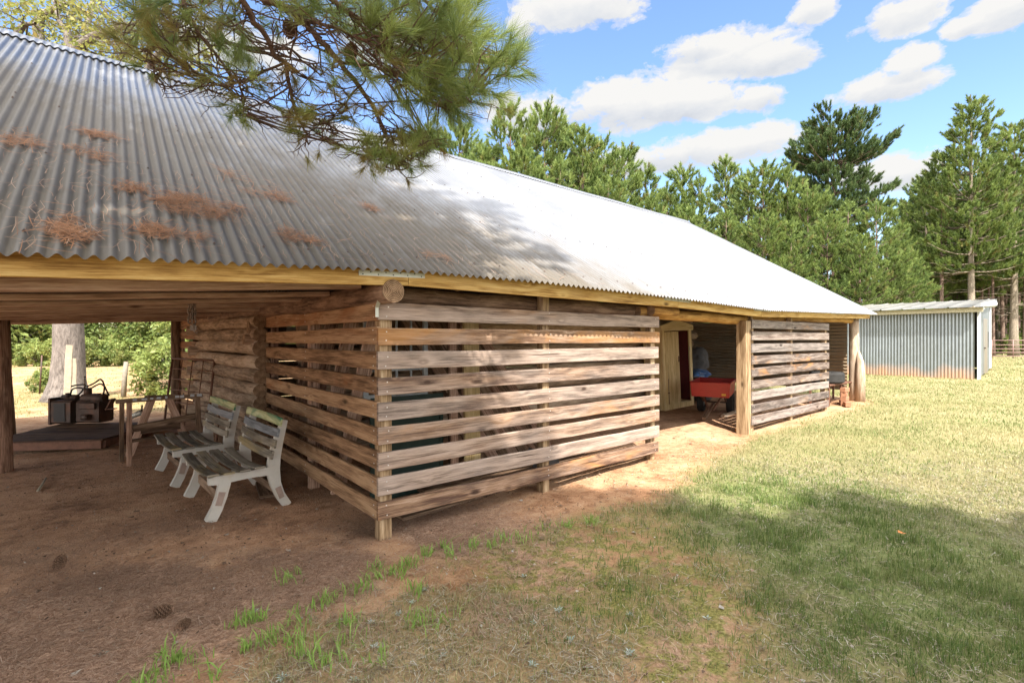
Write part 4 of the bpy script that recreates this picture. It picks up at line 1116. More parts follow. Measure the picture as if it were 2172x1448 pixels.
# ------------------------------------------------------------------ metal shed
SN = Vector((21.5, 2.69, 0)); 
zg = .24
sh = thing('metal_shed', (21.5, 2.69, zg), 'blue-grey corrugated metal shed with a low sloping roof and orange clay stains at its foot', 'shed')
def front_tint(Y_, Z_):
    sp = sstep(.36 + (fbm(Y_ * 1.3, Y_ * 0, 91) - .4) * .3 - (Z_ - zg), -.20, .30)
    return np.stack([_hash(np.floor(Y_ / .8), Y_ * 0, 3) * .6 + .2, sp * 1.05, Z_ * 0], -1)
tin_wall('wall', 21.45, 2.75, 9.5, zg - .03, zg + 2.2, 'tin_blue', False, sh, per=.09, amp=.010, tintfn=front_tint)
# side wall
def side_tin():
    xa, xb = 21.6, 27.4; n = int((xb - xa) / .09 * 8); Xg, Tg = np.meshgrid(np.linspace(xa, xb, n), np.linspace(0, 1, 6))
    dy = .42 * (Xg - 21.5) / 6.1
    Zt = zg + 2.2 + .42 * (Xg - 21.5) / 6.1 * 1.4
    z0 = gz(Xg, Xg * 0 + 2.7) + .05
    Zg = z0 * (1 - Tg) + Zt * Tg; Yg = 2.68 + dy + .010 * np.cos(2 * np.pi * Xg / .09)
    ii = np.arange(n * 6).reshape(6, n); Fq = np.stack([ii[:-1, :-1], ii[:-1, 1:], ii[1:, 1:], ii[1:, :-1]], -1).reshape(-1, 4)
    sp = sstep(.3 - (Zg - z0), -.02, .2)
    raw_mesh('wall', np.stack([Xg, Yg, Zg], -1).reshape(-1, 3), Fq, np.stack([Xg * 0 + .6, sp * .4, sp * 0], -1).reshape(-1, 3), 'tin_blue', sh, point_tint=True, smooth=True)
side_tin()
b = MB(); b.beam((21.43, 2.66, zg - .02), (21.43, 2.66, zg + 2.2), .05, .05, up=(0, 1, 0)); b.beam((21.55, 2.635, zg), (21.55, 2.635, zg + 2.22), .19, .02, up=(0, 1, 0)); b.beam((27.45, 3.06, .4), (27.45, 3.06, 2.95), .22, .05, up=(0, 1, 0)); b.build('corner_trim', 'white_trim', sh)
b = MB(); b.beam((21.2, 2.52, zg + 2.255), (21.2, 9.6, zg + 2.255), .03, .14); b.build('fascia', 'cream', sh)
b = MB(); b.beam((21.2, 2.55, zg + 2.285), (27.6, 2.9, zg + 2.85), .03, .10); b.build('rake_trim', 'white_trim', sh)
b = MB(); b.beam((24.3, 2.84, .35), (24.3, 2.84, 2.3), .95, .03, up=(0, 1, 0)); dr = b.build('door', 'tin_blue', sh)
b = MB(); b.beam((23.95, 2.80, 1.25), (24.1, 2.81, 1.25), .03, .05); b.build('handle', 'iron', dr)
b = MB(); b.beam((25.6, 2.93, 1.55), (26.1, 2.965, 1.55), .02, .6); b.build('window', 'black', sh)
# rolled white end of roofing at the corner
b = MB(); b.tube([(21.9, 2.6, zg + 2.42), (22.6, 2.45, zg + 2.5), (23.4, 2.5, zg + 2.52)], [.07, .11, .06], 10, wob=.15); b.build('flashing', 'white_trim', sh)
# roof with raised ribs
def shed_roof():
    ya, yb = 2.47, 9.7; ys = []
    y = ya
    while y < yb:
        ys += [(y, 0), (y + .24, 0), (y + .255, .03), (y + .285, .03), (y + .30, 0)]; y += .6
    ys = np.array(ys); n = len(ys); m = 8; xs = np.linspace(21.06, 27.7, m)
    Xg = np.repeat(xs[:, None], n, 1); Yg = np.repeat(ys[None, :, 0], m, 0) + .40 * (Xg - 21.2) / 6.4 * (1 - np.clip((np.repeat(ys[None, :, 0], m, 0) - ya) / 6, 0, 1)); Zg = zg + 2.35 + (Xg - 21.2) * .092 + ys[None, :, 1]
    ii = np.arange(n * m).reshape(m, n); Fq = np.stack([ii[:-1, :-1], ii[:-1, 1:], ii[1:, 1:], ii[1:, :-1]], -1).reshape(-1, 4)
    tn = np.stack([_hash(np.floor(Yg / .9), Yg * 0, 6), .25 + .3 * vnoise(Xg, Yg * 2, 3), Yg * 0], -1)
    raw_mesh('roof', np.stack([Xg, Yg, Zg], -1).reshape(-1, 3), Fq, tn.reshape(-1, 3), 'tin_shed', sh, point_tint=True)
shed_roof()
b = MB(); b.beam((27.55, 3.0, .3), (27.55, 9.6, .35), .05, .1); b.beam((27.5, 6.4, 1.6), (27.56, 6.4, 1.6), 6.4, 2.4); b.build('back_wall', 'tin_blue', sh)

# ------------------------------------------------------------------ tube gate and fence behind the shed
def gate(pa, pb, label):
    t = thing('tube_gate', pa, label, 'gate', 'tube gates beyond the shed')
    pa = Vector(pa); pb = Vector(pb)
    b = MB()
    for z in (.18, .40, .62, .86, 1.14):
        b.tube([pa + Vector((0, 0, z)), pb + Vector((0, 0, z))], .024, 8)
    b.build('rail', 'gate', t)
    b = MB()
    for q in (.02, .25, .5, .75, .98):
        c = pa.lerp(pb, q); b.tube([c + Vector((0, 0, .05)), c + Vector((0, 0, 1.16))], .026, 8)
    b.build('upright', 'gate', t)
ga = at(2100, 766, 30); gb = at(2300, 766, 29); ga.z = G(ga.x, ga.y) - .02; gb.z = G(gb.x, gb.y) - .02
gate(ga, gb, 'brown five-bar tube gate in front of the pine trunks beyond the shed')
for i in range(0):
    pass
# thin cable through the trees
b = MB(); b.tube([at(1950, 590, 33), at(2060, 565, 32.5), at(2240, 520, 32)], .012, 6); tag(b.build('overhead_cable', 'black'), 'thin dark cable strung in front of the pine trunks', 'cable')
# wooden fence post out in the back field, leaning pole by the oak
b = MB(); p = at(262, 843, 13.2); b.tube([(p.x, p.y, -.05), (p.x + .02, p.y, .5), (p.x + .06, p.y, .95)], [.065, .06, .055], 9, wob=.05)
tag(b.build('fence_post', 'fencepost'), 'grey wooden fence post standing in the sunny field beyond the barn', 'post')
b = MB(); p = at(140, 862, 11.6); b.beam((p.x, p.y, 0), (p.x + .06, p.y + .1, 1.42), .13, .05, up=(0, 1, 0), cham=.01, nseg=4, jit=.008); b.beam((p.x + .15, p.y, .0), (p.x + .13, p.y + .1, 1.1), .1, .04, up=(0, 1, 0), cham=.01, nseg=4, jit=.008)
tag(b.build('split_rail', 'peeled'), 'pale split rail stood upright against the big oak trunk', 'rail')
b = MB(); p = at(84, 835, 14.0); b.tube([(p.x, p.y, 0), (p.x + .05, p.y, 1.1)], .02, 7); tag(b.build('steel_post', 'iron'), 'thin dark steel fence post in the bush beside the oak', 'post')

# ------------------------------------------------------------------ foliage builders
def norm(a): return a / np.maximum(np.linalg.norm(a, axis=-1, keepdims=True), 1e-9)
def shoots_mesh(P, D, L, m, nl, nw, rng, spread=(.45, 1.1), base_tint=None, dry=None, droop=0.0):
    """bottle-brush shoots: m needles round each shoot axis -> V, F, tint"""
    S = len(P)
    P = np.repeat(P, m, 0); Dm = np.repeat(D, m, 0); Lm = np.repeat(L, m)
    u = rng.uniform(0, 1, S * m) ** .8
    rv = norm(rng.normal(size=(S * m, 3)))
    perp = norm(np.cross(Dm, rv))
    th = rng.uniform(spread[0], spread[1], S * m) * (1.0 - .45 * u)
    nd = Dm * np.cos(th)[:, None] + perp * np.sin(th)[:, None]
    nd[:, 2] -= droop * rng.uniform(.3, 1, S * m); nd = norm(nd)
    b = P + Dm * (Lm * u)[:, None]
    ln = nl * rng.uniform(.7, 1.15, S * m)
    side = norm(np.cross(nd, norm(rng.normal(size=(S * m, 3))))) * (nw * .5)
    tip = b + nd * ln[:, None]
    V = np.stack([b - side, b + side, tip], 1).reshape(-1, 3)
    F = np.arange(S * m * 3).reshape(-1, 3)
    t0 = rng.uniform(.1, .9, S) if base_tint is None else base_tint
    dr = np.where(rng.random(S) < .05, .6, .0) if dry is None else dry
    t = np.stack([np.clip(np.repeat(t0, m) + rng.normal(0, .14, S * m), 0, 1), np.repeat(dr, m), np.zeros(S * m)], 1)
    return V, F, t

def pine(name, H, Rm, base, shape, seed, label, group, mat='needles', whorls=17, per=6, dens=5.0, m=16, nl=.30, nw=.045, sl=.42, trunk_r=None, cat='pine tree', stubs=0, bark_m='bark', rise_k=1.0, upright=.7):
    rng = np.random.default_rng(seed); rs = random.Random(seed)
    root = thing(name, (0, 0, 0), label, cat, group)
    tr = trunk_r or H * .0125
    tb = MB(); n = 10; pts = []; rad = []
    wx, wy = rs.uniform(-.02, .02) * H * .4, rs.uniform(-.02, .02) * H * .4
    for i in range(n + 1):
        q = i / n; pts.append(Vector((wx * math.sin(q * 3), wy * math.sin(q * 2.3), q * H * .985 - (.15 if i == 0 else 0)))); rad.append(tr * (1 - q) ** .85 + .012)
    rad[0] *= 1.25
    tb.tube(pts, rad, 9, wob=.04)
    def tp(h):
        q = min(max(h / (H * .985), 0), 1) * n; i = min(int(q), n - 1); return pts[i].lerp(pts[i + 1], q - i)
    SP = []; SD = []
    for w_ in range(whorls):
        q = base + (1 - base) * (w_ + rs.uniform(-.3, .3)) / whorls
        q = min(max(q, base), .975)
        rel = (q - base) / (1 - base)
        rl = shape(rel) * Rm
        for k in range(per):
            if rs.random() < .12: continue
            az = 2 * math.pi * (k + rs.uniform(-.35, .35)) / per + w_ * 1.1
            ln = rl * rs.uniform(.6, 1.15)
            rise = (.05 + .75 * rel) * rs.uniform(.6, 1.3) * rise_k
            o = tp(q * H); dh = Vector((math.cos(az), math.sin(az), 0))
            bp = [o + dh * (ln * s) + Vector((0, 0, ln * (rise * s - .22 * s * (1 - s) + .10 * s * s))) for s in (0, .33, .66, 1)]
            tb.tube(bp, [max(.012, ln * .016) * f for f in (1, .8, .5, .25)], 5, cap=False)
            ns = max(3, int(ln * dens * rs.uniform(.8, 1.2)))
            for j in range(ns):
                s = 1 - rs.random() ** 1.4 * .72
                i = min(int(s * 3), 2); c = bp[i].lerp(bp[i + 1], s * 3 - i)
                lat = rs.gauss(0, 1) * ln * .17 * (.4 + (1 - s) * 1.6)
                sd = Vector((-dh.y, dh.x, 0)) * lat
                up = abs(lat) * .12 + rs.uniform(-.10, .22)
                d = (dh * rs.uniform(.15, 1.3 - upright * .9) + sd * (.7 / max(ln * .2, .1)) * .35 + Vector((0, 0, rs.uniform(.35, 1.1)))).normalized()
                SP.append(c + sd + Vector((0, 0, up))); SD.append(d)
    for j in range(5):
        SP.append(tp(H * rs.uniform(.94, .985)) + Vector((rs.uniform(-.12, .12), rs.uniform(-.12, .12), 0))); SD.append(Vector((rs.uniform(-.25, .25), rs.uniform(-.25, .25), 1)).normalized())
    for k in range(stubs):
        q = rs.uniform(.15, base); o = tp(q * H); az = rs.uniform(0, 6.28); l_ = rs.uniform(.6, 2.2)
        tb.tube([o, o + Vector((math.cos(az) * l_ * .5, math.sin(az) * l_ * .5, rs.uniform(-.1, .2))), o + Vector((math.cos(az) * l_, math.sin(az) * l_, rs.uniform(-.4, .3)))], [.03, .02, .008], 4, cap=False)
    tb.build('trunk', bark_m, root, local=True)
    SP = np.array([tuple(v) for v in SP]); SD = np.array([tuple(v) for v in SD])
    L = rng.uniform(.6, 1.2, len(SP)) * sl
    V, F, t = shoots_mesh(SP, SD, L, m, nl, nw, rng)
    raw_mesh('crown', V, F, t, mat, root)
    return root

full = lambda r: (math.sin(math.pi * min(1, .22 + r * .80)) ** .8) * (1 - .25 * r) + .06
cone_ = lambda r: (1 - r) ** .75 * (.65 + .35 * min(1, r * 6)) + .07
round_ = lambda r: (max(0.0, 1 - ((r - .38) / .66) ** 2)) ** .6 * (1.0 if int(r * 9) % 3 else .7) + .1
slim = lambda r: .25 + .75 * max(0.0, 1 - abs(r - .3) / .75)

def plant(proto, px, top, Z, H, label=None, rz=None, first=[]):
    """put a pine with its foot on the ground at pixel column px and depth Z; height reaches row top"""
    p = at(px, 720, Z); g = G(p.x, p.y)
    h = CAM_H + (720 - top) / 1038 * Z - g
    s = h / H
    w_ = s * random.uniform(.92, 1.1)
    c = dup(proto, (p.x, p.y, g - .05), random.uniform(0, 6.28) if rz is None else rz, label, (w_, w_, s))
    return c
def place(proto, px, top, Z, H):
    p = at(px, 720, Z); g = G(p.x, p.y); s = (CAM_H + (720 - top) / 1038 * Z - g) / H
    proto.location = (p.x, p.y, g - .05); proto.scale = (s, s, s); proto.rotation_euler = (0, 0, 1.0)

YL = 'young bushy pine in the dense row of pines behind the barn roof'
YG = 'young pines behind the barn'
ya = pine('pine_tree', 14, 3.0, .05, full, 1, 'tallest pointed young pine rising over the barn ridge just beyond the overhanging branch', YG, whorls=18, per=7, dens=7.0, m=44, nl=.26, nw=.05, sl=.48, upright=.5)
yb = pine('pine_tree', 13, 2.5, .06, cone_, 2, YL, YG, whorls=19, per=7, dens=7.0, m=44, nl=.26, nw=.05, sl=.48, upright=.5)
yc = pine('pine_tree', 14, 3.3, .08, full, 3, YL, YG, whorls=16, per=8, dens=6.6, m=44, nl=.26, nw=.05, sl=.48, upright=.5)
place(ya, 1085, 224, 27, 14); place(yb, 1240, 268, 26, 13); place(yc, 1155, 230, 28.5, 14)
rows = [(870, 290, 28, yc), (915, 268, 30, yb), (975, 262, 29, yc), (1030, 300, 26, yb), (1195, 250, 29, yb), (1275, 300, 28, yc),
        (1325, 308, 30, yb), (1372, 350, 31, yb), (1412, 390, 31, yb), (1446, 352, 33, yb), (1486, 378, 32, ya), (1542, 332, 33, yb), (1585, 365, 31, ya),
        (1618, 348, 29, yc), (1668, 362, 28, ya), (1712, 400, 27, yc), (1800, 430, 27, ya), (1858, 428, 26, yc), (1755, 455, 25, yc), (1905, 470, 31, yb),
        (1105, 320, 24, yc), (1190, 340, 24.5, ya), (1290, 380, 25, yc), (1380, 420, 26, ya), (1460, 440, 26, yc), (1540, 450, 26, ya), (1620, 450, 25, yc), (1680, 470, 24.5, ya),
        (1880, 520, 25, ya), (1825, 500, 24, yc), (1930, 540, 30, yc), (1975, 560, 36, ya), (1010, 350, 24, ya)]
for (px, top, Z, pr) in rows: plant(pr, px, top, Z, {ya: 14, yb: 13, yc: 14}[pr], YL)
big = pine('pine_tree', 21, 3.9, .50, round_, 4, 'tall dark round-crowned pine standing high above the younger pines near the shed', None, mat='needles_dark', whorls=11, per=12, dens=13, m=44, nl=.27, nw=.055, sl=.45, trunk_r=.24, rise_k=.35)
place(big, 1765, 250, 37, 21)
ra = pine('pine_tree', 20, 3.9, .33, cone_, 5, 'tall pointed pine with a pale straight trunk rising directly behind the shed roof', None, whorls=19, per=8, dens=7.5, m=44, nl=.26, nw=.055, sl=.42, trunk_r=.26, stubs=14, bark_m='bark_pale')
place(ra, 2062, 216, 33, 20)
rb = dup(ra, label='tall pine with drooping outer boughs beside the pale-trunked pine behind the gate')
place(rb, 2150, 262, 34, 20); rb.scale = (rb.scale.x * 1.2, rb.scale.y * 1.2, rb.scale.z); rb.rotation_euler = (0, 0, 2.6)
plant(ra, 1962, 378, 39, 20, 'shorter dark pine between the round-crowned pine and the pale-trunked pine'); plant(ra, 2118, 360, 42, 20, 'pine partly hidden behind the pale-trunked pine and its neighbour'); plant(ra, 1925, 425, 44, 20, 'small far pine top in the gap beside the round-crowned pine')
FL = 'slim bare-trunked pine standing in the shady wood behind the gate'
fa = pine('pine_tree', 18, 2.4, .55, slim, 6, FL, 'pines in the wood behind the gate', mat='needles_dark', whorls=10, per=6, dens=6, m=32, nl=.30, nw=.06, sl=.42, trunk_r=.17, stubs=16)
fb = pine('pine_tree', 17, 2.2, .40, slim, 7, FL, 'pines in the wood behind the gate', mat='needles', whorls=11, per=6, dens=6, m=32, nl=.30, nw=.06, sl=.42, trunk_r=.15, stubs=16)
place(fa, 2128, 330, 38, 18); place(fb, 2005, 420, 40, 17)
for (px, top, Z) in ((1960, 500, 47), (2010, 520, 50), (2045, 480, 52), (2085, 530, 46), (2120, 500, 50), (2150, 540, 45), (2190, 490, 52), (2230, 520, 48), (1985, 450, 56), (2100, 430, 58), (2170, 440, 60), (2260, 450, 55), (1945, 470, 42), (1990, 430, 45), (2030, 455, 43), (2075, 420, 46), (2110, 465, 43), (2140, 410, 47), (2185, 440, 44)):
    plant(random.choice((yb, yc)), px, top, Z, 13.5, 'young green pine filling in among the trunks behind the gate')['group'] = 'young pines among the trunks'
rs = random.Random(5)
for k in range(44):
    px = 1930 + rs.uniform(0, 420); Z = rs.uniform(33, 62)
    if px > 2110 and Z < 35: Z = 36
    plant(rs.choice((fa, fb)), px, rs.uniform(330, 470) - (60 - Z) * 1.0, Z, 18, FL)

# leafy bushes and trees
def leaf_cloud(P, n, size, rng, up=.3):
    """n small folded leaves scattered about cluster centres P (k,4: x, y, z, r)"""
    k = len(P); i = rng.integers(0, k, n)
    d = norm(rng.normal(size=(n, 3))) * (rng.random(n) ** .45)[:, None]
    c = P[i, :3] + d * P[i, 3:4]
    a = norm(rng.normal(size=(n, 3))); b = norm(np.cross(a, norm(rng.normal(size=(n, 3)) + np.array([0, 0, up]))))
    s = size * rng.uniform(.6, 1.3, n)[:, None]
    V = np.stack([c - a * s, c + b * s * .45, c + a * s, c - b * s * .45], 1).reshape(-1, 3)
    t = np.stack([np.clip(rng.random(k)[i] * .6 + rng.random(n) * .4, 0, 1), np.where(rng.random(n) < .08, .7, 0) + (rng.random(k)[i] < .1) * .3, np.zeros(n)], 1)
    return V, np.arange(4 * n).reshape(-1, 4), t
def leafy(name, H, Rr, z0, seed, label, cat, group, n=7000, size=.10, mat='bush', nc=60, trunk=.08, flat=1.0):
    rng = np.random.default_rng(seed); rs = random.Random(seed)
    root = thing(name, (0, 0, 0), label, cat, group); tb = MB(); P = []
    tb.tube([(0, 0, -.1), (rs.uniform(-.1, .1), rs.uniform(-.1, .1), H * .35), (rs.uniform(-.2, .2), rs.uniform(-.2, .2), H * .8)], [trunk, trunk * .7, trunk * .2], 8)
    for k in range(nc):
        az = rs.uniform(0, 6.28); q = rs.random(); rr = Rr * math.sqrt(rs.random()) * math.sin(math.pi * (.2 + .75 * q)) ; z = z0 + (H - z0) * q * .93
        c = Vector((rr * math.cos(az), rr * math.sin(az), z)); P.append((c.x, c.y, c.z, Rr * rs.uniform(.16, .32)))
        if k % 2 == 0: tb.tube([(0, 0, max(.1, z * .55)), (c.x * .5, c.y * .5, z * .85), tuple(c)], [trunk * .35, trunk * .22, .006], 5, cap=False)
    tb.build('trunk' if trunk > .05 else 'stem', 'oak_bark', root, local=True)
    V, F, t = leaf_cloud(np.array(P), n, size, rng); raw_mesh('crown' if trunk > .05 else 'foliage', V, F, t, mat, root)
    return root
lt = leafy('leafy_tree', 9, 3.4, .5, 21, 'broad leafy tree at the wooded edge of the back field', 'tree', 'leafy trees beyond the back field', n=12000, size=.15, nc=110, trunk=.14)
def seat(o, px, Z, s=1.0, rz=0.0):
    p = at(px, 720, Z); o.location = (p.x, p.y, G(p.x, p.y) - .03); o.scale = (s, s, s); o.rotation_euler = (0, 0, rz)
seat(lt, 60, 33, 1.0)
for k in range(19):
    c = dup(lt); seat(c, -260 + k * 50 + random.uniform(-20, 20), random.uniform(29, 42), random.uniform(.7, 1.15), random.uniform(0, 6.2))
ub = leafy('bush', 2.2, 1.3, .05, 22, 'low leafy bush in the brushy edge of the back field', 'bush', 'bushes along the back field', n=5000, size=.09, nc=45, trunk=.03)
seat(ub, 140, 27, .9)
for k in range(11):
    c = dup(ub); seat(c, -160 + k * 58 + random.uniform(-15, 15), random.uniform(27, 31), random.uniform(.4, .9), random.uniform(0, 6.2))
# brush inside the right-hand wood
c = dup(lt, label='leafy understorey tree among the pine trunks behind the gate'); c['group'] = 'leafy understorey behind the gate'; seat(c, 2150, 52, .8, 2)
for k in range(16):
    q = dup(c); seat(q, 1900 + k * 30 + random.uniform(-20, 20), random.uniform(56, 72), random.uniform(.6, 1.1), random.uniform(0, 6.2))
c = dup(ub, label='small bush in the shade among the trunks behind the gate'); c['group'] = 'small bushes behind the gate'; seat(c, 2140, 38, .7, 1)
for k in range(7):
    q = dup(c); seat(q, 2105 + k * 22, random.uniform(37, 46), random.uniform(.4, .8), random.uniform(0, 6.2))
c = dup(ub, label='light green wispy bush just outside the back of the barn, beside the fence post'); del c['group']; seat(c, 356, 13.6, .72, .6)
c = dup(ub, label='small bush growing round the foot of the big oak'); del c['group']; seat(c, 96, 14.6, .34, 2.6)

# the big oak behind the barn
ok = at(142, 720, 12.6); OK = Vector((ok.x, ok.y, 0))
oak = thing('oak_tree', OK, 'huge old oak with a mottled trunk behind the barn, sparse yellow-green leaves over the ridge', 'oak tree')
tb = MB()
tb.tube([OK + Vector((0, 0, -.1)), OK + Vector((0, 0, .15)), OK + Vector((.02, 0, .5)), OK + Vector((.03, .02, 1.2)), OK + Vector((.02, .05, 2.4)), OK + Vector((.05, .1, 4.6))], [.58, .45, .36, .32, .295, .28], 22, wob=.035)
fork = OK + Vector((.05, .1, 4.5))
limbs = [[(fork), at(150, 330, 12.8), at(152, 180, 13), at(143, 66, 13), at(124, 43, 13.2), at(110, -30, 13.4)],
         [fork, at(150, 220, 12.8), at(162, 102, 12.9), at(201, 77, 12.8), at(242, 64, 12.7), at(290, 50, 12.6), at(360, 20, 12.4)],
         [fork, at(90, 300, 12.6), at(40, 120, 12.4), at(39, 68, 12.4), at(52, 52, 12.4), at(75, 50, 12.3)],
         [fork, at(110, 260, 13.4), at(80, 60, 13.6), at(87, 33, 13.6), at(116, 19, 13.5), at(145, 8, 13.4), at(180, -20, 13.4)],
         [fork, at(60, 200, 12), at(-40, 60, 11.8), at(-100, 0, 11.6)], [fork, at(230, 260, 13.5), at(330, 170, 14), at(420, 150, 14.2)],
         [fork, at(160, 200, 14.5), at(190, 30, 15.5), at(230, -100, 16)], [fork, at(250, 300, 12), at(300, 180, 11.8), at(330, 120, 11.6), at(400, 70, 11.5)]]
rs = random.Random(9); P = []
def sub(tb, a, d, L, r, depth):
    pts = [a]; c = a.copy()
    for k in range(3):
        d = (d + Vector((rs.uniform(-.4, .4), rs.uniform(-.4, .4), rs.uniform(-.3, .35)))).normalized(); c = c + d * L / 3; pts.append(c.copy())
    tb.tube(pts, [r, r * .75, r * .5, r * .2], 5, cap=False)
    for q in pts[1:]:
        P.append((q.x, q.y, q.z, .26 + rs.random() * .22))
        if depth: sub(tb, q, (d + Vector((rs.uniform(-1, 1), rs.uniform(-1, 1), rs.uniform(-.5, .8)))).normalized(), L * .62, r * .45, depth - 1)
for L_ in limbs:
    L_ = [Vector(p) for p in L_]; n = len(L_)
    tb.tube(L_, [.17 * (1 - .88 * i / (n - 1)) + .012 for i in range(n)], 8, cap=False, wob=.05)
    for i in range(2, n):
        for k in range(3):
            q = L_[i - 1].lerp(L_[i], rs.random()); sub(tb, q, Vector((rs.uniform(-1, 1), rs.uniform(-1, 1), rs.uniform(-.3, .9))).normalized(), rs.uniform(.8, 1.7), .022, 1)
tb.build('trunk', 'oak_bark', oak)
V, F, t = leaf_cloud(np.array(P), 9500, .062, np.random.default_rng(9)); raw_mesh('crown', V, F, t, 'leaf', oak)

# ------------------------------------------------------------------ the near pine whose bough hangs over the roof, and the pines behind the camera that shade the yard
T1 = Vector((-2.8, .5, 0))
near = pine('pine_tree', 14, 3.4, .45, full, 31, 'large pine close by whose drooping bough of needles and cones hangs over the tin roof', None, mat='needles_near', whorls=17, per=8, dens=7.5, m=26, nl=.32, nw=.066, sl=.42, trunk_r=.20)
near.location = T1
MATL = 'twig'
def bez(a, b, sag, n=5, jit=.02):
    out = []
    for k in range(n + 1):
        q = k / n; p_ = a.lerp(b, q); p_.z += sag * math.sin(math.pi * q)
        if 0 < k < n: p_ += Vector((rs.uniform(-jit, jit), rs.uniform(-jit, jit), rs.uniform(-jit, jit)))
        out.append(p_)
    return out
rs = random.Random(41)
paths = [  # photo pixel x, y, depth
    ([(440, -330, 2.75), (490, -90, 2.8), (514, 0, 2.82), (540, 48, 2.85), (566, 79, 2.88), (584, 120, 2.9), (606, 133, 2.92), (614, 184, 2.95), (626, 230, 3.0), (636, 258, 3.02), (652, 285, 3.05)], .022),
    ([(470, -300, 2.75), (530, -40, 2.75), (562, 0, 2.75), (617, 20, 2.78), (647, 48, 2.8), (676, 83, 2.82), (720, 133, 2.86), (761, 184, 2.9), (790, 226, 2.95), (815, 276, 3.0), (826, 313, 3.02), (841, 355, 3.05)], .025),
    ([(640, -120, 2.6), (690, -10, 2.7), (760, 40, 2.8), (840, 75, 2.95), (913, 88, 3.05), (977, 99, 3.1), (1020, 118, 3.15), (1060, 128, 3.2), (1095, 134, 3.22)], .016),
    ([(820, -120, 3.1), (880, -20, 3.1), (920, 20, 3.12), (950, 50, 3.15), (985, 75, 3.2), (1010, 70, 3.25)], .013),
    ([(628, 36, 2.79), (627, 79, 2.84), (614, 122, 2.91)], .011),
    ([(330, -200, 3.0), (300, -20, 3.05), (308, 50, 3.1), (322, 130, 3.15), (330, 175, 3.2)], .015),
    ([(360, -150, 2.9), (390, 10, 2.95), (425, 75, 3.0), (470, 130, 3.05), (505, 175, 3.1), (520, 215, 3.15), (505, 238, 3.15)], .013),
    ([(815, 276, 3.0), (850, 285, 3.02), (885, 292, 3.03), (915, 298, 3.05)], .008),
    ([(720, 133, 2.86), (790, 140, 2.95), (860, 165, 3.0), (920, 205, 3.05), (955, 235, 3.08)], .009),
    ([(640, 42, 2.8), (720, 62, 2.75), (800, 100, 2.8), (870, 140, 2.85), (950, 170, 2.9), (1000, 200, 2.95)], .011),
    ([(606, 133, 2.92), (540, 160, 2.95), (480, 185, 2.98), (430, 165, 3.0)], .008),
    ([(614, 184, 2.95), (570, 215, 2.98), (520, 232, 3.0), (508, 245, 3.0)], .006),
    ([(761, 184, 2.9), (730, 220, 2.92), (700, 255, 2.95), (690, 290, 2.97)], .006),
    ([(826, 313, 3.02), (790, 320, 3.05), (765, 322, 3.05)], .006)]
lb = MB(); nodes = []
root_pt = T1 + Vector((.1, .1, 6.4))
lb.tube(bez(root_pt, Vector(at(*paths[0][0][0])), .25, 6), [.06, .055, .05, .045, .04, .035, .028], 8, cap=False)
lb.tube(bez(T1 + Vector((.1, .1, 6.9)), Vector(at(*paths[1][0][0])), .3, 6), [.06, .055, .05, .045, .04, .035, .03], 8, cap=False)
lb.tube(bez(T1 + Vector((.1, .1, 7.2)), Vector(at(*paths[2][0][0])), .3, 6), [.05, .045, .04, .035, .03, .025, .02], 8, cap=False)
lb.tube(bez(Vector(at(*paths[2][0][0])), Vector(at(*paths[3][0][0])), .1, 4), .018, 7, cap=False)
lb.tube(bez(root_pt, Vector(at(*paths[5][0][0])), .2, 5), .028, 7, cap=False)
lb.tube(bez(root_pt, Vector(at(*paths[6][0][0])), .2, 5), .028, 7, cap=False)
for (pp, r0) in paths:
    W = [Vector(at(*q)) for q in pp]; n = len(W); P2 = []
    for i in range(n - 1):
        for k in range(3):
            P2.append(W[i].lerp(W[i + 1], k / 3) + (Vector((rs.uniform(-1, 1), rs.uniform(-1, 1), rs.uniform(-1, 1))) * .006 if (i or k) else Vector()))
    P2.append(W[-1]); m_ = len(P2)
    lb.tube(P2, [r0 * (1 - .72 * i / (m_ - 1)) for i in range(m_)], 7, cap=False, wob=.08)
    nodes += P2[2:]
NP = np.array([tuple(v) for v in nodes])
clus = [  # px, py, rx, ry, tufts, dryness, size
    (700, 35, 70, 32, 15, .04, 1.15), (770, 45, 70, 45, 16, .0, 1.1), (850, 30, 75, 40, 18, .0, 1), (880, 95, 80, 60, 34, .08, 1), (960, 40, 60, 45, 18, .05, .95), (980, 110, 45, 45, 18, .05, .95),
    (1000, 185, 48, 45, 14, .0, .95), (1072, 136, 36, 28, 11, .0, .95), (1040, 120, 30, 30, 5, 0, .9), (930, 195, 65, 40, 22, .05, 1), (860, 165, 55, 40, 14, .12, 1), (800, 130, 50, 45, 12, .15, 1), (970, 228, 40, 20, 6, 0, .9),
    (470, 92, 34, 26, 6, .0, 1.0), (520, 50, 40, 30, 4, .1, .9), (320, 60, 75, 65, 28, .6, .75), (400, 40, 80, 55, 24, .45, .75), (340, 120, 50, 40, 10, .6, .7), (430, 150, 60, 35, 9, .35, .7),
    (560, 180, 70, 50, 10, .6, .6), (505, 240, 22, 14, 4, .1, .85), (735, 110, 40, 30, 7, .75, .7), (640, 255, 45, 28, 8, .45, .75), (850, 325, 50, 36, 24, .3, .85), (780, 318, 32, 26, 6, .15, .85), (905, 297, 20, 18, 5, .0, .9), (690, 170, 50, 45, 8, .5, .65), (725, 215, 40, 40, 8, .55, .65), (590, 20, 60, 30, 8, .2, .8)]
TP = []; TD = []; TL = []; TS = []; TB = []
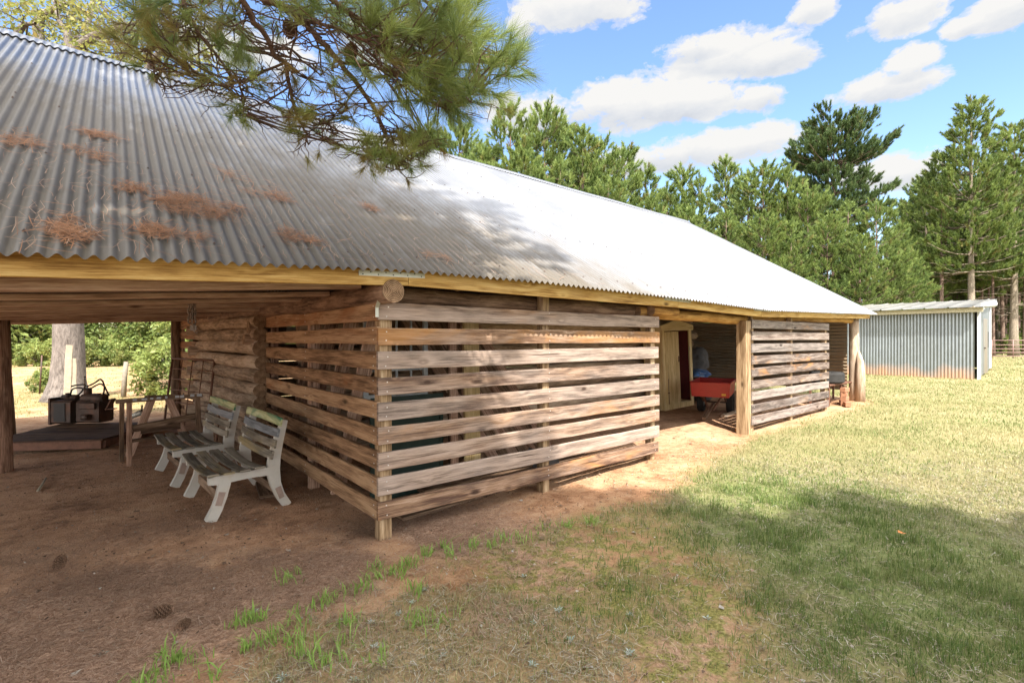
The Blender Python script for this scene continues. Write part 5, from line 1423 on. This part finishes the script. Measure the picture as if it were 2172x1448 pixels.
for (cx_, cy_, rx, ry, n, dryv, sz) in clus:
    for k in range(int(n * (1.0 if cx_ > 690 and cy_ < 260 else 1.35))):
        a = rs.uniform(0, 6.28); q = math.sqrt(rs.random()); Zd = rs.uniform(2.6, 3.5)
        e = Vector(at(cx_ + rx * q * math.cos(a), cy_ + ry * q * math.sin(a), Zd))
        j = int(np.argmin(((NP - np.array(e)) ** 2).sum(1)))
        j = max(0, j - rs.randint(0, 3)); s_ = nodes[j]
        tw = bez(s_, e, -.05 * (e - s_).length, 4, .025)
        lb.tube(tw, [.006, .005, .0045, .004, .0035], 5, cap=False)
        d = (tw[-1] - tw[-2]).normalized(); d = (d + Vector((rs.uniform(-.4, .4), rs.uniform(-.4, .4), rs.uniform(-.1, .5)))).normalized()
        TP.append(e); TD.append(d); TL.append(.11 * sz * rs.uniform(.8, 1.2)); TS.append(sz); TB.append(min(1, dryv * rs.uniform(.3, 1.5)) if rs.random() < .7 else 0)
        if rs.random() < .5:      # a second tuft farther back along the twig
            TP.append(tw[2]); TD.append((d + Vector((rs.uniform(-1, 1), rs.uniform(-1, 1), rs.uniform(-.6, .6)))).normalized()); TL.append(.08 * sz); TS.append(sz * .8); TB.append(min(1, dryv + .1))
# bare, forked dead twigs
for k in range(190):
    s_ = nodes[rs.randrange(len(nodes))]; d = Vector((rs.uniform(-1, 1), rs.uniform(-1, 1), rs.uniform(-.55, .5))).normalized(); L_ = rs.uniform(.12, .34)
    tw = bez(s_, s_ + d * L_, rs.uniform(-.06, .03), 4, .018); lb.tube(tw, [.0045, .004, .0035, .003, .002], 4, cap=False)
    for q in range(2):
        b0 = tw[rs.randint(1, 3)]; d2 = (d + Vector((rs.uniform(-1, 1), rs.uniform(-1, 1), rs.uniform(-.8, .4)))).normalized()
        lb.tube(bez(b0, b0 + d2 * L_ * .5, rs.uniform(-.03, .03), 3, .012), [.003, .0027, .0023, .0016], 4, cap=False)
        if rs.random() < .22 and b0.x > .9: TP.append(b0 + d2 * L_ * .5); TD.append(d2); TL.append(.05); TS.append(.55); TB.append(rs.uniform(.2, .9))
lb.build('bough', 'twig', near)
rng = np.random.default_rng(77)
VV = []; FF = []; TT = []; nv = 0
TP = np.array([tuple(v) for v in TP]); TD = np.array([tuple(v) for v in TD]); TL = np.array(TL); TS = np.array(TS); TB = np.array(TB)
for lo, hi in ((0, .72), (.72, .9), (.9, 2)):
    sel = (TS >= lo) & (TS < hi)
    if not sel.any(): continue
    sz = float(TS[sel].mean())
    V, F, t = shoots_mesh(TP[sel], TD[sel], TL[sel], int(90 * min(1, sz)), .165 * sz, .0027, rng, (.25, 1.15), rng.uniform(.15, .95, sel.sum()), TB[sel], droop=.12)
    VV.append(V); FF.append(F + nv); TT.append(t); nv += len(V)
raw_mesh('bough_needles', np.concatenate(VV), np.concatenate(FF), np.concatenate(TT), 'needles_near', near)
def pinecone(c, L, r, axis, seed):
    rs2 = random.Random(seed); b = MB(); axis = Vector(axis).normalized(); a1 = axis.cross(Vector((.3, .9, .1))).normalized(); a2 = axis.cross(a1)
    b.tube([Vector(c), Vector(c) + axis * L], [r * .4, r * .25], 8)
    for k in range(90):
        q = (k + .5) / 90; th = k * 2.39996; rr = r * math.sin(math.pi * (.18 + .74 * q)) ** .7; o = Vector(c) + axis * (L * q)
        d = (a1 * math.cos(th) + a2 * math.sin(th)); tt = axis.cross(d)
        tip = o + d * rr + axis * (.18 * L * (q - .2)); w_ = rr * .30
        b.piece((rs2.random(), .5, .5)); base = len(b.v)
        for v in (o + tt * w_ * .5, o - tt * w_ * .5, tip - tt * w_, tip + tt * w_, tip + d * .003 - axis * .004, tip - axis * .006 + tt * w_ * .7, tip - axis * .006 - tt * w_ * .7): b.v.append(v)
        for f in ((0, 1, 2, 3), (3, 2, 4), (0, 3, 5), (1, 6, 2), (5, 4, 6), (0, 5, 6, 1)): b.face(tuple(base + i for i in f), [(0, 0)] * len(f))
    return b
p = Vector(at(612, 62, 2.84)); o = pinecone(p + Vector((0, 0, .045)), .085, .034, (.1, .1, -1), 1).build('hanging_cone', 'cone', near)
p = Vector(at(748, 115, 2.86)); o = pinecone(p + Vector((0, 0, .05)), .10, .036, (-.2, .1, -1), 2).build('hanging_cone', 'cone', near)
tag(pinecone((lambda q: (q.x, q.y, .03))(at(330, 1316, 2.72)), .075, .034, (.9, -.3, .15), 3).build('fallen_cone', 'cone'), 'open pine cone lying on the needle litter nearest the green grass tufts', 'pine cone', 'fallen pine cones')
tag(pinecone((lambda q: (q.x, q.y, .035))(at(122, 1214, 3.26)), .08, .034, (.3, -.2, .9), 4).build('fallen_cone', 'cone'), 'dark pine cone lying alone on the reddish dirt away from the grass', 'pine cone', 'fallen pine cones')
tag(pinecone((lambda q: (q.x, q.y, .02))(at(380, 1340, 2.6)), .06, .026, (.7, .6, .05), 5).build('fallen_cone', 'cone'), 'small faded cone half sunk in needles beside the open cone', 'pine cone', 'fallen pine cones')
SG = 'shade pines standing behind the viewpoint'
sb = pine('pine_tree', 13.2, 3.0, .34, full, 32, 'large pine standing in the yard facing the barn, casting shade on the grass', SG, mat='needles_near', whorls=18, per=9, dens=10.0, m=40, nl=.40, nw=.16, sl=.45, trunk_r=.2)
sb.location = (-3.3, -6.1, 0)
dup(sb, (-.05, -7.4, 0), 2.0, 'smaller pine standing in the yard facing the barn, next to the large shade pine', (.72, .72, .84))
dup(sb, (-6.2, -1.5, 0), 4.0, 'third pine in the yard, farthest from the shed', (1, 1, .95))
dup(sb, (-1.8, -7.5, 0), 5.1, 'fourth pine in the yard, standing between the large and the smaller shade pine', (.92, .92, 1.0))

# ------------------------------------------------------------------ ground cover
def blades(x, y, h, w_, tint, rng, lean=.45, z=None):
    n = len(x); z = gz(x, y) if z is None else z
    az = rng.uniform(0, 2 * np.pi, n); la = rng.uniform(0, 2 * np.pi, n); l_ = np.abs(rng.normal(0, lean, n)) * h
    ax_, ay_ = np.cos(az) * w_ / 2, np.sin(az) * w_ / 2
    b = np.stack([x, y, z - .004], -1); s = np.stack([ax_, ay_, ax_ * 0], -1)
    mid = b + np.stack([np.cos(la) * l_ * .35, np.sin(la) * l_ * .35, h * .6], -1)
    tip = b + np.stack([np.cos(la) * l_, np.sin(la) * l_, h * (1 - .25 * np.minimum(1, l_ / np.maximum(h, 1e-4)))], -1)
    V = np.stack([b - s, b + s, mid + s * .8, mid - s * .8, tip], 1).reshape(-1, 3)
    k = np.arange(n)[:, None] * 5
    F = np.concatenate([k + np.array([[0, 1, 2]]), k + np.array([[0, 2, 3]]), k + np.array([[3, 2, 4]])], 1).reshape(-1, 3)
    return V, F, np.repeat(tint, 3, 0)
rng = np.random.default_rng(3)
GV = []; GF = []; GT = []; nv = 0
def addb(V, F, t):
    global nv
    GV.append(V); GF.append(F + nv); GT.append(t); nv += len(V)
for (Za, Zb, dens, h0, w0) in ((1.75, 3.2, 9500, .038, .0032), (3.2, 5.0, 5200, .038, .0045), (5, 8, 1700, .042, .007), (8, 15, 520, .045, .012), (15, 28, 130, .05, .022), (28, 46, 26, .06, .04)):
    area = 1.075 * (Zb ** 2 - Za ** 2); n = int(area * dens * 1.48)
    Z = np.sqrt(rng.uniform(Za ** 2, Zb ** 2, n)); lat = rng.uniform(-1.12, 2.06, n) * Z
    x = FWD.x * Z + RGT.x * lat; y = FWD.y * Z + RGT.y * lat
    g, i_, l_, mo = masks(x, y)
    pat = fbm(x * 1.6, y * 1.6, 101); fine = fbm(x * 7, y * 7, 111, 2)
    keep = rng.random(n) < g * (.25 + 1.1 * fine) * .95
    x, y, pat, fine, g = x[keep], y[keep], pat[keep], fine[keep], g[keep]; n = len(x)
    big = fbm(x * .45 + 3, y * .45, 121)
    dryf = np.clip(.56 + (pat - .5) * 1.1 + (big - .5) * .7 + rng.normal(0, .26, n), 0, 1) - .25 * (y > 12)
    dryf = np.clip(dryf, 0, 1)
    lush = sstep(3.1 - y, 0, 1.0) * sstep(x, 1.5, 2.9) * (1 - sstep(x, 4.6, 6.2))
    dryf = np.clip(dryf - .55 * lush * (.4 + 1.2 * fine), 0, 1)
    h = h0 * rng.uniform(.45, 1.35, n) * (1 + .9 * lush * sstep(fine, .4, .7))
    tint = np.stack([np.clip(rng.normal(.5, .34, n), 0, 1), dryf, np.zeros(n)], 1)
    addb(*blades(x, y, h, w0 * rng.uniform(.7, 1.3, n), tint, rng, .6))
raw_mesh('grass', np.concatenate(GV), np.concatenate(GF), np.concatenate(GT), 'grass')['kind'] = 'stuff'
bpy.data.objects['grass']['label'] = 'short mown grass, green in the shade and straw coloured in the sun'
# bright fresh tufts among the needles
GV = []; GF = []; GT = []; nv = 0
rs = random.Random(15)
spots = [(500, 1312), (530, 1305), (555, 1300), (575, 1345), (590, 1352), (640, 1352), (640, 1300), (665, 1270), (700, 1265), (735, 1350), (735, 1310), (790, 1385), (850, 1190), (830, 1205), (870, 1185), (800, 1215), (770, 1235), (740, 1245), (880, 1310), (930, 1305), (350, 1375), (375, 1390), (405, 1385), (310, 1440), (330, 1432), (450, 1425), (640, 1375), (720, 1380), (680, 1395), (960, 1165), (1000, 1150), (1040, 1150), (1060, 1135), (520, 1365), (800, 1190), (880, 1240), (1110, 1135), (1150, 1120), (905, 1165), (610, 1215), (1200, 1110), (1260, 1105), (940, 1150)]
for (px, py) in spots:
    Z = CAM_H * 1038 / (py + 14 - 720); p = at(px, py, Z); k = rs.randint(14, 40); r = rs.uniform(.02, .06)
    x = p.x + rng.normal(0, r, k); y = p.y + rng.normal(0, r, k)
    tint = np.stack([rng.uniform(.5, 1, k), rng.uniform(0, .15, k), np.zeros(k)], 1)
    addb(*blades(x, y, rng.uniform(.035, .11, k), rng.uniform(.005, .009, k), tint, rng, .7))
raw_mesh('grass_tufts', np.concatenate(GV), np.concatenate(GF), np.concatenate(GT), 'grass_fresh')['kind'] = 'stuff'
# fallen needles on the ground
def straw_mesh(x, y, z, L, rng, w_=.0026, tilt=.06, azc=None):
    n = len(x); az = rng.uniform(0, 2 * np.pi, n) if azc is None else azc
    d = np.stack([np.cos(az), np.sin(az), rng.normal(0, tilt, n)], -1) * L[:, None]; s = np.stack([-np.sin(az), np.cos(az), az * 0], -1) * w_ / 2
    bow = np.stack([-np.sin(az), np.cos(az), az * 0], -1) * (rng.normal(0, .12, n) * L)[:, None]
    c = np.stack([x, y, z], -1); a = c - d / 2; b = c + d / 2; m_ = c + bow
    V = np.stack([a - s, a + s, m_ + s, m_ - s, b + s * .6, b - s * .6], 1).reshape(-1, 3)
    k = np.arange(n)[:, None] * 6
    F = np.concatenate([k + np.array([[0, 1, 2, 3]]), k + np.array([[3, 2, 4, 5]])], 1).reshape(-1, 4)
    t = np.stack([rng.random(n), (rng.random(n) < .3) * rng.random(n), np.zeros(n)], 1)
    return V, F, np.repeat(t, 2, 0)
n = 120000
Z = np.sqrt(rng.uniform(1.8 ** 2, 6.2 ** 2, n)); lat = rng.uniform(-1.08, .35, n) * Z
x = FWD.x * Z + RGT.x * lat; y = FWD.y * Z + RGT.y * lat
g, i_, li, mo = masks(x, y)
keep = rng.random(n) < (li * .95 + .03) * (.35 + 1.2 * fbm(x * 4, y * 4, 131, 2) ** 1.3) * (1 - .6 * mo); x, y = x[keep], y[keep]; n = len(x)
V, F, t = straw_mesh(x, y, gz(x, y) + rng.uniform(.004, .018, n), rng.uniform(.03, .12, n), rng, .0027)
t[:, 1] *= .6
raw_mesh('pine_straw', V, F, t, 'straw')['kind'] = 'stuff'
# dead grass lying in the sward, and crumbs of leaf and bark on the dirt
n = 150000
Z = np.sqrt(rng.uniform(1.8 ** 2, 7.0 ** 2, n)); lat = rng.uniform(-.6, 1.08, n) * Z
x = FWD.x * Z + RGT.x * lat; y = FWD.y * Z + RGT.y * lat
g, i_, li, mo = masks(x, y)
keep = rng.random(n) < sstep(g, .02, .3) * (.25 + 1.2 * fbm(x * 5, y * 5, 141, 2)) * (1 - .8 * mo) * (1 - .4 * (1 - sstep(x, 2.2, 3.0))) * (1 - .7 * sstep(x, 2.4, 3.4) * (1 - sstep(x, 4.8, 6))) * (1 - sstep(Z, 3.6, 6.8)); x, y, Z = x[keep], y[keep], Z[keep]; n = len(x)
V, F, t = straw_mesh(x, y, gz(x, y) + rng.uniform(.004, .02, n), rng.uniform(.02, .075, n), rng, .0034, .15)
raw_mesh('dead_grass', V, F, t, 'thatch')['kind'] = 'stuff'
n = 16000
Z = np.sqrt(rng.uniform(1.8 ** 2, 7.5 ** 2, n)); lat = rng.uniform(-1.08, .9, n) * Z
x = FWD.x * Z + RGT.x * lat; y = FWD.y * Z + RGT.y * lat
g, i_, li, mo = masks(x, y)
keep = rng.random(n) < (1 - g) * (.2 + fbm(x * 3, y * 3, 151, 2)) * .8; x, y = x[keep], y[keep]; n = len(x)
a = rng.uniform(0, 6.28, (n, 4)) * .25 + np.arange(4) * 1.571; r = rng.uniform(.003, .012, n)[:, None] * rng.uniform(.5, 1.3, (n, 4)) * np.where(rng.random(n) < .08, 2.2, 1)[:, None]
V = np.stack([x[:, None] + r * np.cos(a), y[:, None] + r * np.sin(a), (gz(x, y) + .006)[:, None] + rng.uniform(0, .012, (n, 4))], -1).reshape(-1, 3)
raw_mesh('leaf_litter', V, np.arange(4 * n).reshape(-1, 4), np.stack([rng.random(n), (rng.random(n) < .2) * .7, np.zeros(n)], 1), 'litter')['kind'] = 'stuff'
# needle drifts lying on the roof
def roof_at(px, py):
    a = (px - 1086) / 1038; k = (720 - py) / 1038; dx, dy = FWD.x + RGT.x * a, FWD.y + RGT.y * a
    Zc = 4.0
    for _ in range(30):
        xe = dx * Zc; s_ = (RIDGE_Z - float(ez(xe))) / (RIDGE_Y - EY)
        Zc = (float(ez(xe)) - s_ * EY - CAM_H) / (k - s_ * dy)
    return Vector((dx * Zc, dy * Zc, CAM_H + k * Zc)), s_
drifts = [(185, 287, 50, 260, 'long dark needle drift high on the tin near the upper left edge'), (50, 305, 45, 150, 'thin needle drift at the far left margin of the roof'), (222, 337, 24, 120, 'short tangled needle drift below the long dark one'), (375, 428, 75, 420, 'longest orange needle drift across the middle of the shaded tin'), (575, 415, 48, 240, 'orange needle drift right of the longest one'), (135, 492, 48, 220, 'loose needle drift hanging to the eave over the left beam'), (375, 500, 65, 360, 'broad needle drift lying just above the eave'), (615, 510, 55, 120, 'sparse scatter of needles above the eave near the strap'), (475, 375, 26, 70, 'small needle wisp above the longest drift'), (780, 445, 22, 60, 'tiny needle wisp near the edge of the shadow on the roof'), (925, 545, 24, 70, 'small needle wisp near the eave close to the sunlit tin'), (470, 450, 60, 160, 'faint spread of needles below the orange drift')]
def on_roof(x, y, n):
    return ez(x) + (RIDGE_Z - ez(x)) * (y - EY) / (RIDGE_Y - EY) + .014 + rng.random(n) * .016
def roof_straw(x, y, n, s_, az, mat='straw_roof', name='pine_needles', w_=.003):
    V, F, t = straw_mesh(x, y, on_roof(x, y, n), rng.uniform(.07, .17, n), rng, w_, .05, az)
    d = V.reshape(-1, 6, 3); d[:, :, 2] += (d[:, :, 1] - y[:, None]) * s_
    t[:, 1] *= .4
    return raw_mesh(name, d.reshape(-1, 3), F, t, mat)
for i, (px, py, w_, n, lab) in enumerate(drifts):
    c, s_ = roof_at(px, py); half = w_ / 1038 * (c.xy.dot(FWD.xy)) * 1.1
    kk = 7; cx_ = rng.normal(0, half * .55, kk); cy_ = rng.normal(0, .045 + half * .06, kk) - cx_ * .12; sp = rng.uniform(.3, 1, kk)
    j = rng.choice(kk, n, p=sp / sp.sum())
    x = c.x + cx_[j] + rng.normal(0, half * .20, n); y = c.y + cy_[j] + rng.normal(0, .035, n)
    out = rng.random(n) < .12; x = x + out * rng.normal(0, half * .5, n); y = np.maximum(y + out * rng.normal(0, .12, n), EY - .03)
    tag(roof_straw(x[::1 if i % 2 else 2], y[::1 if i % 2 else 2], len(x[::1 if i % 2 else 2]), s_, rng.normal(-.15, .75, len(x[::1 if i % 2 else 2]))), lab, 'pine needles', 'pine needle drifts on the roof')
n = 900
x = np.clip(rng.normal(.3, 1.6, n), -3.5, 6); y = EY + np.abs(rng.normal(0, .85, n))
PERX = np.round((x - X0) / PER - .5) * PER + PER * .5 + X0
val = rng.random(n) < .6
x = np.where(val, PERX + rng.normal(0, .006, n), x); az = np.where(val, np.pi / 2 + rng.normal(0, .12, n), rng.uniform(0, 6.28, n))
o = roof_straw(x, y, n, .62, az, 'straw', 'scattered_needles', .0026); o['kind'] = 'stuff'; o['label'] = 'single pine needles scattered over the tin roof'
# silvery rosettes
def rosette(px, py, k, r, label):
    Z = CAM_H * 1038 / (py - 720); p = at(px, py, Z); b = MB(); z = G(p.x, p.y)
    for i in range(k):
        a = 6.283 * i / k + rs.uniform(-.3, .3); d = Vector((math.cos(a), math.sin(a), rs.uniform(.25, .8))).normalized(); L_ = r * rs.uniform(.7, 1.2); s = Vector((-d.y, d.x, 0)) * L_ * .17
        o = Vector((p.x, p.y, z + .004)); b.piece((rs.random(), 0, 0)); q = len(b.v)
        for v in (o, o + d * L_ * .55 + s, o + d * L_ + Vector((0, 0, -.1 * L_)), o + d * L_ * .55 - s): b.v.append(v)
        b.face((q, q + 1, q + 2, q + 3), [(0, 0)] * 4)
    tag(b.build('silver_weed', 'silver'), label, 'weed', 'small silver-leaved weeds in the grass')
for (px, py, k, r) in ((600, 1436, 9, .035), (752, 1442, 8, .03), (788, 1322, 9, .032), (795, 1372, 8, .03), (900, 1252, 8, .026), (875, 1278, 8, .03), (845, 1303, 8, .028), (1110, 1228, 9, .03), (1185, 1300, 9, .032), (1132, 1325, 8, .026), (1210, 1362, 9, .034), (1335, 1388, 9, .036), (1130, 1410, 9, .036), (1335, 1312, 8, .028), (940, 1390, 8, .03), (1500, 1318, 8, .03), (222, 1386, 6, .03), (540, 1298, 7, .03)):
    rosette(px, py, k, r, 'small silvery rosette of pointed leaves growing in the thin grass and needles')
# one red fallen leaf in the shaded grass
p = at(1912, 1158, CAM_H * 1038 / 440); b = MB(); b.piece(); z = G(p.x, p.y) + .035
for a in range(7): b.v.append(Vector((p.x + .035 * math.cos(a * .9) * (1 if a % 2 else .6), p.y + .035 * math.sin(a * .9) * (1 if a % 2 else .6), z + .008 * (a % 2))))
b.face(tuple(range(7)), [(0, 0)] * 7); tag(b.build('fallen_leaf', 'orange'), 'single rust-red fallen leaf lying on the shaded green grass', 'leaf')
